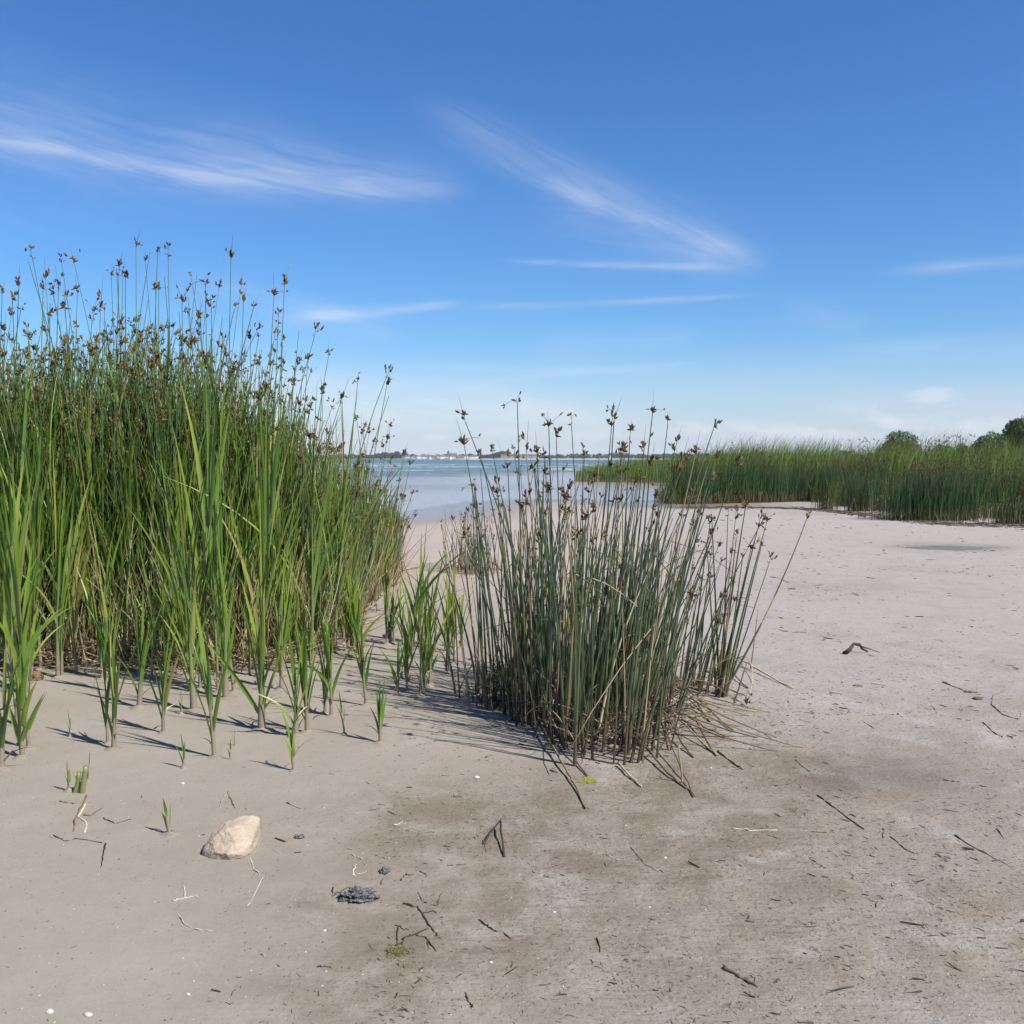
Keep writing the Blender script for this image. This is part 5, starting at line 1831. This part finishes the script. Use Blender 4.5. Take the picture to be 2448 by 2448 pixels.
def lump(name, x, y, rx, ry, rz, material, seed, amp=0.4, freq=2.2, sub=4, sink=0.25):
    import bmesh
    bm = bmesh.new()
    bmesh.ops.create_icosphere(bm, subdivisions=sub, radius=1.0)
    co = np.array([v.co for v in bm.verts])
    d = 1 + amp * (fbm(co[:, 0] * freq + seed, co[:, 1] * freq + co[:, 2] * freq * 1.3, seed, 4) - 0.5) * 2
    for v, s in zip(bm.verts, d):
        v.co = Vector((v.co.x * rx * s, v.co.y * ry * s, v.co.z * rz * s))
    me = bpy.data.meshes.new(name)
    bm.to_mesh(me)
    bm.free()
    for p in me.polygons:
        p.use_smooth = True
    o = link(name, me, material)
    o.location = (x, y, zs(x, y) + rz * (1 - 2 * sink) * 0.5)
    return o


def build_small_things():
    m, k, out = mat('charred_crust')
    pos = k.n('ShaderNodeTexCoord').outputs['Object']
    v = k.n('ShaderNodeTexVoronoi', Scale=190.0, Vector=pos)
    n = k.noise(pos, 150, 5, 0.7)
    c = k.mix(k.ss(n, 0.35, 0.65), (0.03, 0.029, 0.028), (0.2, 0.195, 0.19))
    c = k.mix(k.ss(k.noise(pos, 260, 2), 0.66, 0.72), c, (0.5, 0.49, 0.47))
    p = k.n('ShaderNodeBsdfPrincipled', Base__Color=c, Roughness=0.8)
    b = k.n('ShaderNodeBump', Strength=1.0, Distance=0.006, Height=k.m('ADD', n, v.outputs['Distance']))
    k.t.links.new(b.outputs[0], p.inputs['Normal'])
    k.t.links.new(p.outputs[0], out.inputs[0])
    x, y = gp(855, 2154)
    o = lump('crusty_lump', x, y, 0.052, 0.036, 0.022, m, 3, 0.7, 3.6, 5)
    tag(o, 'dark grey crusty lump on the sand right of the rock', 'debris lump')
    x, y = gp(919, 2092)
    o = lump('crusty_lump', x, y, 0.019, 0.018, 0.012, m, 8, 0.7, 3.2, 4)
    tag(o, 'smaller dark crusty crumb behind the big crusty lump', 'debris lump')
    x, y = gp(717, 2010)
    o = lump('crusty_lump', x, y, 0.017, 0.012, 0.008, m, 9, 0.7, 3.2, 4)
    tag(o, 'tiny dark crusty crumb on bare sand right of the rock top', 'debris lump')
    # seaweed bits on the right
    for q, (px, py, rx, ry, lab) in enumerate(((1893, 1411, 0.05, 0.03, 'dark seaweed scrap on the sand right of the leaning sheaf'), (2230, 1338, 0.1, 0.05, 'black seaweed scrap just in front of the puddle'),
                                              (2322, 1657, 0.045, 0.03, 'dark seaweed knot in front of the curved root at right'), (2336, 1672, 0.04, 0.025, 'dark scrap touching the seaweed knot at right'),
                                              (2050, 1642, 0.04, 0.02, 'small curled dark scrap right of the driftwood'))):
        x, y = gp(px, py)
        tag(lump('seaweed_scrap', x, y, rx * 0.75, ry * 0.75, 0.008, M['litter'], 30 + q, 0.9, 3.0, 3), lab, 'seaweed')
    # algae spots
    for px, py, r, lab in ((1408, 1868, 0.035, 'bright yellow-green alga patch at the front foot of the clump'), (950, 2284, 0.03, 'dull olive alga patch below the curved twig')):
        x, y = gp(px, py)
        root = empty('alga_patch', (x, y, zs(x, y)))
        tag(root, lab, 'alga')
        a = Acc()
        nn = 260
        d = RNG.normal(0, r * 0.55, (nn, 2))
        B_ = np.column_stack([d, np.zeros(nn)])
        th = RNG.uniform(0, 6.28, nn)
        tubes(a, B_, np.stack([np.cos(th), np.sin(th), RNG.uniform(0.1, 0.9, nn)], -1), RNG.uniform(0.004, 0.012, nn), 0, 0.0012, 0.0006, 1, 4)
        tag(a.obj('filaments', M['moss' if px > 1000 else 'dull_moss'], root), kind='stuff')
    # shells and pale stones
    for px, py, r, lab in ((437, 1879, 0.013, 'white shell on the sand above left of the rock'), (776, 2232, 0.008, 'tiny white shell below the crusty lump'), (210, 2432, 0.015, 'white shell at the bottom edge at left'),
                           (1552, 2170, 0.007, 'white shell speck right of centre on the rough sand'), (1325, 2186, 0.008, 'white shell speck below the pale crust patch'), (1174, 2309, 0.008, 'white shell speck right of the twigs near the bottom'),
                           (1590, 2052, 0.009, 'oblong white shell on the rough sand in front of the clump'), (1141, 1861, 0.017, 'cream pebble on the sand left in front of the clump'), (118, 2425, 0.014, 'flat pale shell near the lower left corner'),
                           (450, 2382, 0.008, 'small white shell near the bottom, left of centre'), (1700, 1839, 0.009, 'white shell at the right front of the clump')):
        x, y = gp(px, py)
        r *= 0.75
        tag(lump('shell', x, y, r, r * 0.8, r * 0.5, M['shell'], int(px) % 50, 0.5, 1.6, 2), lab, 'shell')


build_rock()
build_small_things()


# ------------------------------------------------------------------ twigs, roots and fallen stems
def ground_line(pts, n_per=5, lift=0.003, end_lift=0.0):
    P = [gp(*p) for p in pts]
    out = []
    for i in range(len(P) - 1):
        for s in range(n_per):
            t = s / n_per
            out.append((P[i][0] * (1 - t) + P[i + 1][0] * t, P[i][1] * (1 - t) + P[i + 1][1] * t))
    out.append(P[-1])
    n = len(out)
    return [(x, y, zs(x, y) + lift + end_lift * (1 - i / (n - 1)) ** 1.5) for i, (x, y) in enumerate(out)]


def fallen(name, pts, r0, r1, key, label, cat, group=None, lift=0.0012, end_lift=0.0, n_per=6, jit=0.0016, knobs=0.35):
    P = ground_line(pts, n_per, lift, end_lift)
    o0 = P[0]
    if name == 'twig':
        r0, r1 = r0 * 0.72, r1 * 0.6
    o = poly_tube(name, P, r0, r1, M[key], None, o0, 6, jit, int(pts[0][0] + pts[0][1]), knobs)
    o.location = o0
    return tag(o, label, cat, group)


def A(*p):
    return [(700 + x / 3.864, 1950 + y / 3.864) for x, y in p]


def Bq(*p):
    return [(1000 + x / 1.334, 1700 + y / 1.334) for x, y in p]


def Cq(*p):
    return [(x / 1.932, 1700 + y / 1.932) for x, y in p]


def Dq(*p):
    return [(1700 + x / 2.583, 1300 + y / 2.583) for x, y in p]


def Eq(*p):
    return [(1000 + x / 2.147, 1550 + y / 2.147) for x, y in p]


def build_twigs():
    T = [
        (A((1020, 840), (1150, 870), (1250, 1020), (1340, 1140)), .0052, .004, 'twig', 'kinked dark twig, the thickest one at lower centre'),
        (A((1000, 1220), (1040, 1150), (1120, 1130), (1230, 1155), (1325, 1285)), .0032, .003, 'twig', 'arched dark twig below the kinked one'),
        (A((965, 1060), (962, 1150), (970, 1230)), .004, .0025, 'twig', 'short upright-pointing twig left of the arched one'),
        (A((945, 1040), (990, 1050), (1030, 1080)), .002, .0012, 'twig', 'thin hooked rootlet above the short upright-pointing twig'),
        (A((1240, 1180), (1255, 1270)), .003, .002, 'twig', 'short dark chip beside the right end of the arched twig'),
        (A((1710, 985), (1800, 1045), (1890, 1100)), .0036, .0028, 'twig', 'straight dark twig alone right of the kinked one'),
        (A((1590, 1665), (1620, 1740), (1665, 1810)), .0036, .003, 'twig', 'dark twig near the bottom edge at centre'),
        (A((1430, 490), (1510, 485), (1600, 480)), .003, .002, 'twig', 'level dark twig with side stub left of the pale crust patch'),
        (A((1000, 630), (1030, 575), (1105, 580)), .0032, .002, 'twig', 'hook-shaped dark twig right of the crusty lump'),
        (A((235, 1430), (300, 1428), (360, 1435)), .003, .002, 'twig', 'short level twig far below the crusty lump'),
        (A((370, 690), (370, 750)), .0035, .003, 'twig', 'stubby dark chip at left of the crusty lump'),
        (A((365, 770), (440, 735), (520, 690)), .004, .003, 'twig', 'dark twig leaning against the crusty lump'),
        (A((1200, 930), (1300, 905), (1380, 960)), .0016, .001, 'twig', 'thin branching rootlet right of the kinked twig'),
        (A((1160, 740), (1200, 820), (1330, 860), (1370, 740)), .0013, .001, 'twig', 'thin U-shaped rootlet above the kinked twig'),
        (A((1170, 540), (1260, 600)), .0028, .0015, 'twig', 'short dark twig between the hook twig and the level twig'),
        (A((1755, 245), (1775, 300), (1790, 360)), .002, .0015, 'twig', 'small loop end hanging from the tent-shaped twig'),
        (A((540, 380), (600, 410), (640, 430)), .0026, .0018, 'pale', 'pale broken straw above the crusty lump'),
        (A((750, 380), (820, 405), (890, 430)), .0018, .0012, 'pale', 'pale thin straw on the dark crumb patch above the lump'),
        (A((560, 580), (560, 530), (580, 470)), .0024, .0016, 'pale', 'pale upright straw bit left of the smaller crumb'),
        (A((560, 585), (620, 565), (685, 545)), .002, .0014, 'straw', 'tan straw bit joining the pale upright one'),
        (A((940, 110), (1010, 80), (1090, 130), (1170, 160)), .0016, .001, 'pale', 'faint forked pale straw at upper centre of the stained sand'),
        (Bq((1275, 270), (1345, 325), (1420, 378)), .0048, .003, 'twig', 'long straight dark stick on the sand right of the clump'),
        (Bq((975, 820), (1030, 850), (1085, 880)), .009, .006, 'old_straw', 'thick half-buried stick near the bottom right of centre'),
        (Bq((1000, 372), (1070, 380), (1145, 380)), .0028, .0018, 'pale', 'long pale straw lying level on the rough sand'),
        (Bq((570, 725), (580, 775)), .0035, .003, 'twig', 'short dark twig pointing at the viewer at bottom centre'),
        (Bq((1485, 375), (1480, 405)), .0045, .003, 'twig', 'short thick dark chip right of the long straight stick'),
        (Bq((1510, 400), (1560, 445), (1600, 455)), .003, .0015, 'twig', 'bent dark twig right of the long straight stick'),
        (Bq((1710, 395), (1800, 450), (1932, 520)), .0035, .002, 'old_straw', 'longest weathered stem running to the right edge'),
        (Bq((1650, 455), (1690, 475)), .003, .002, 'twig', 'small dark twig left of the longest weathered stem'),
        (Bq((1845, 375), (1870, 410)), .004, .002, 'twig', 'short dark chip above the longest weathered stem'),
        (Bq((680, 440), (720, 490), (765, 515)), .0018, .0012, 'old_straw', 'thin brown curved straw on the rough sand at centre'),
        (Bq((600, 460), (640, 480)), .002, .001, 'pale', 'short pale straw left of the thin brown curved one'),
        (Bq((1245, 470), (1300, 505)), .002, .001, 'old_straw', 'thin dim straw below the long straight stick'),
        (Cq((245, 585), (305, 615), (350, 603), (475, 625)), .0018, .0012, 'twig', 'thin zigzag rootlet at lower left below the root cluster'),
        (Cq((485, 630), (475, 690), (465, 735)), .004, .003, 'twig', 'small dark twig standing at lower left'),
        (Cq((800, 890), (860, 878), (915, 865)), .003, .0015, 'pale', 'pale root straw below the rock, pointing right'),
        (Cq((845, 825), (852, 850), (855, 885)), .003, .002, 'pale', 'pale root straw crossing the other below the rock'),
        (Cq((820, 950), (850, 1000), (900, 1025), (985, 1032)), .0022, .0012, 'pale', 'curved pale rootlet like a hook below the rock'),
        (Cq((1160, 690), (1165, 740), (1215, 780), (1145, 920)), .002, .0012, 'pale', 'wavy pale rootlet trailing from the right side of the rock'),
        (Cq((1050, 390), (1030, 420), (1015, 455)), .0026, .0015, 'straw', 'left leg of the little forked root above the rock'),
        (Cq((1050, 390), (1070, 430), (1085, 465)), .0026, .0015, 'straw', 'right leg of the little forked root above the rock'),
        (Cq((280, 430), (350, 440), (430, 432)), .004, .003, 'straw', 'pale level stick below the broken stump'),
        (Cq((400, 405), (375, 455), (345, 510), (340, 570)), .0034, .0025, 'straw', 'left strand of the root cluster below the stump'),
        (Cq((395, 440), (365, 500), (405, 535), (388, 578)), .004, .003, 'pale', 'right hooked strand of the root cluster below the stump'),
        (Cq((385, 492), (420, 495), (468, 464)), .0045, .002, 'straw', 'curled side strand of the root cluster below the stump'),
        (Cq((480, 510), (530, 535), (605, 515)), .003, .001, 'twig', 'dark crumbly rootlet right of the root cluster'),
        (Cq((1320, 440), (1390, 465)), .0025, .0015, 'twig', 'dark short twig right above the rock'),
        (Dq((365, 210), (420, 220), (480, 245)), .006, .004, 'twig', 'dark twig on the open sand right of the leaning sheaf'),
        (Dq((1145, 1045), (1180, 1070)), .004, .003, 'twig', 'short dark twig in the middle of the right-hand sand'),
        (Dq((945, 1100), (1010, 1140)), .004, .003, 'twig', 'dark twig left of the middle right-hand one'),
        (Dq((695, 1165), (730, 1175)), .004, .003, 'twig', 'short dark twig just right of the stained sand beside the clump'),
        (Dq((1820, 910), (1740, 940), (1735, 1000), (1800, 1060), (1900, 1085)), .0045, .004, 'old_straw', 'curved brown root arching near the right edge'),
        (Dq((1430, 860), (1510, 890), (1590, 920)), .0045, .003, 'old_straw', 'long thin brown stem left of the curved root'),
        (Dq((1420, 1460), (1530, 1475)), .004, .003, 'twig', 'dark level twig on the damp bluish patch'),
        (Dq((1680, 1110), (1740, 1160), (1800, 1190)), .0035, .002, 'twig', 'broken dark twig below the curved root'),
        (Dq((330, 1175), (440, 1255)), .003, .002, 'old_straw', 'thin fallen stem on the stained sand right of the clump'),
        (Dq((520, 1340), (610, 1410)), .0035, .0025, 'old_straw', 'dark fallen stem just before the long straight stick'),
    ]
    for pts, r0, r1, key, lab in T:
        fallen('root' if 'root' in lab else ('straw' if 'straw' in lab else 'twig'), pts, r0, r1, key, lab, 'root' if 'root' in lab else ('straw' if 'straw' in lab else 'twig'))
    # tent-shaped twig standing off the sand
    a, b, c = gp(*Bq((205, 430))[0]), gp(*Bq((262, 372))[0]), gp(*Bq((275, 472))[0])
    P = []
    pk = (b[0], b[1] - 0.03, 0.035)
    for t in np.linspace(0, 1, 6):
        P.append((a[0] * (1 - t) + pk[0] * t, a[1] * (1 - t) + pk[1] * t, zs(*a) + 0.003 + pk[2] * t))
    for t in np.linspace(0.15, 1, 6):
        P.append((pk[0] * (1 - t) + c[0] * t, pk[1] * (1 - t) + c[1] * t, zs(*c) + 0.003 + pk[2] * (1 - t)))
    o = poly_tube('twig', P, .0035, .004, M['twig'], None, P[0], 6, 0.0015, 5, 0.25)
    o.location = P[0]
    tag(o, 'tent-shaped dark twig standing on two legs left in front of the clump', 'twig')
    # driftwood
    a, b, c = gp(*Dq((825, 682))[0]), gp(*Dq((872, 668))[0]), gp(*Dq((962, 672))[0])
    P = [(a[0], a[1], zs(*a)), (a[0] * .5 + b[0] * .5, a[1], 0.035), (b[0], b[1] - .03, 0.065), (b[0] + 0.05, b[1] - .03, 0.06), (b[0] * .4 + c[0] * .6, c[1], 0.035), (c[0], c[1], zs(*c) + 0.01)]
    o = poly_tube('driftwood', P, .016, .007, M['twig'], None, P[0], 8, 0.004, 9, 0.3)
    o.location = P[0]
    tag(o, 'bent piece of driftwood propped up alone on the right-hand sand', 'driftwood')
    side = poly_tube('side_branch', [P[2], (b[0] + .08, b[1] - 0.1, 0.045), (b[0] + .15, b[1] - 0.13, 0.02)], .006, .0025, M['twig'], o, P[0], 6, 0.002, 3)
    # stems fallen out of the clump
    Fs = [(Eq((600, 380), (680, 530), (760, 650), (800, 710), (860, 830)), 0.05, 'long fallen stem reaching from the clump front far out to the viewer'),
          (Eq((690, 430), (780, 560), (870, 662)), 0.05, 'fallen stem pointing at the yellow-green alga patch'),
          (Eq((1160, 545), (1260, 640), (1375, 725)), 0.03, 'thick fallen stem at the right front of the clump'),
          (Eq((1030, 610), (1090, 670), (1145, 715)), 0.01, 'short fallen stem between the alga patch and the thick fallen stem'),
          (Eq((1300, 220), (1460, 320), (1615, 430)), 0.10, 'upper long fallen stem right of the clump'),
          (Eq((1330, 385), (1470, 430), (1605, 470)), 0.06, 'lower long fallen stem right of the clump'),
          (Eq((1290, 400), (1420, 480), (1525, 545)), 0.08, 'third fallen stem from the top right of the clump'),
          (Eq((1290, 440), (1350, 510), (1410, 565)), 0.06, 'short thick fallen stem at the right foot of the clump'),
          (Eq((1540, 535), (1600, 580), (1665, 625)), 0.0, 'loose dark stem lying apart right of the clump'),
          (Eq((1640, 85), (1780, 150), (1925, 215)), 0.04, 'fallen stem running right from the leaning sheaf'),
          (Eq((1560, 110), (1690, 215)), 0.06, 'short fallen stem at the foot of the leaning sheaf'),
          (Eq((1240, 470), (1330, 620), (1420, 770)), 0.10, 'thin dark stem trailing forward at the right front of the clump'),
          (Eq((1420, 400), (1480, 500), (1530, 560)), 0.04, 'thin fallen stem crossing the others right of the clump'),
          (Eq((1350, 300), (1510, 370)), 0.08, 'pale short fallen stem above the lower long one'),
          (Eq((1320, 250), (1430, 320), (1500, 385)), 0.10, 'pale fallen stem just under the upper long one'),
          (Eq((1480, 170), (1600, 240), (1680, 250)), 0.06, 'fallen stem between the small tuft and the leaning sheaf')]
    for q, (pts, el, lab) in enumerate(Fs):
        fallen('fallen_stem', pts, 0.0062 if q != 11 else 0.003, 0.004, 'old_straw' if q % 3 else 'straw', lab, 'dead stem', None, 0.005, el, 5, 0.002, 0.12)
    gg = random.Random(91)
    for q in range(12):
        a0 = gg.uniform(-0.62, 0.25)
        bx, by_ = gg.uniform(0.62, 0.95), gg.uniform(4.55, 5.75)
        L_ = gg.uniform(0.25, 0.55)
        P = []
        lift = gg.uniform(0.02, 0.16)
        for i in range(8):
            t = i / 7
            x, y = bx + math.cos(a0) * L_ * t, by_ + math.sin(a0) * L_ * t + 0.03 * math.sin(t * 3 + q)
            P.append((x, y, zs(x, y) + 0.004 + lift * (1 - t) ** 1.4))
        o = poly_tube('fallen_stem', P, gg.uniform(0.0035, 0.006), 0.0028, M['old_straw'], None, P[0], 6, 0.0015, q, 0.12)
        o.location = P[0]
        tag(o, 'brown fallen stem in the loose heap at the right foot of the clump', 'dead stem', 'heap of fallen stems right of the clump')
    # sticks standing in the sand
    for q, (b, t, r, lab) in enumerate((((1794, 1602), (1812, 1460), 0.005, 'bare grey stick standing upright right of the leaning sheaf'), ((1752, 1684), (1786, 1585), 0.006, 'short leaning grey stick in front of the leaning sheaf'),
                                        ((1632, 1872), (1622, 1782), 0.0055, 'pale broken stick standing at the right front of the clump'))):
        x, y = gp(*b)
        gz = zs(x, y)
        e = pt(t[0], t[1], y)
        P = [Vector((x, y, gz - 0.02)).lerp(e, i / 6) for i in range(7)]
        o = poly_tube('standing_stick', P, r, r * 0.5, M['old_straw' if q < 2 else 'straw'], None, P[0], 6, 0.001, q, 0.1)
        o.location = P[0]
        tag(o, lab, 'stick')
    # countless crumbs
    g = random.Random(55)
    acc = Acc()
    bs, ds, Ls, rs, rn = [], [], [], [], []
    while len(bs) < 9800:
        u = g.random()
        if u < 0.5:
            px, py = g.uniform(500, 2600), g.uniform(1640, 2500)
        elif u < 0.8:
            px, py = g.uniform(1650, 2600), g.uniform(1240, 1760)
        else:
            px, py = g.uniform(-100, 2600), g.uniform(1250, 2500)
        x, y = gp(px, py)
        dens = float(fbm(np.array([x * 1.6]), np.array([y * 1.6]), 33)[0])
        fine = float(fbm(np.array([x * 7.0]), np.array([y * 7.0]), 37, 2)[0])
        left = px < 900 and py > 1700
        if g.random() > (dens - 0.25) * (0.2 if left else 1.5) * (0.3 + 1.6 * max(0, fine - 0.25)):
            continue
        if px < 1000 and py < 1640:
            continue
        th = g.gauss(2.6, 0.8)
        s = min(0.05, g.lognormvariate(-4.75, 0.6)) * (1 + max(0, y - 4.5) * 0.17)
        bs.append((x, y, 0))
        ds.append((math.cos(th), math.sin(th), g.gauss(0.0, 0.1)))
        Ls.append(s)
        rs.append(s * g.uniform(0.03, 0.11) + 0.0003)
        rn.append(g.random() ** 0.9)
    bs = np.array(bs)
    bs[:, 2] = ground_z(bs[:, 0], bs[:, 1]) + 0.0004
    n = len(bs)
    tubes(acc, bs, ds, np.array(Ls), RNG.normal(0, 0.25, (n, 3)) * [1, 1, 0.3], np.array(rs), np.array(rs) * 0.5, 2, 4, rnd=np.array(rn))
    tag(acc.obj('plant_litter', M['litter']), 'countless dark plant crumbs strewn over the sand', 'litter', kind='stuff')
    # shell grit
    acc = Acc()
    n = 420
    px, py = RNG.uniform(-50, 2500, n), RNG.uniform(1500, 2460, n)
    P = np.array([gp(a, b) for a, b in zip(px, py)])
    keep = ~((px < 950) & (py < 1650))
    P = P[keep]
    n = len(P)
    spikelets(acc, np.column_stack([P, ground_z(P[:, 0], P[:, 1])]), RNG.normal(size=(n, 3)) * [1, 1, 0.2], RNG.uniform(0.003, 0.008, n), RNG.uniform(0.0012, 0.003, n), RNG.random(n))
    tag(acc.obj('shell_grit', M['shell'], None, False), 'tiny white shell fragments scattered over the sand', 'shell grit', kind='stuff')


build_twigs()


# ------------------------------------------------------------------ haze over the bay
def build_haze():
    me = box_mesh('haze', 6000, 3600, 40.0, -8.0)
    o = link('haze', me)
    o.location = (0, 1500, 0)
    m = bpy.data.materials.new('haze')
    m.use_nodes = True
    t = m.node_tree
    t.nodes.clear()
    v = t.nodes.new('ShaderNodeVolumePrincipled')
    v.inputs['Color'].default_value = (0.82, 0.88, 1.0, 1)
    v.inputs['Density'].default_value = HAZE
    v.inputs['Anisotropy'].default_value = 0.0
    out = t.nodes.new('ShaderNodeOutputMaterial')
    t.links.new(v.outputs[0], out.inputs['Volume'])
    me.materials.append(m)
    tag(o, kind='stuff')


HAZE = 0.00012
build_haze()
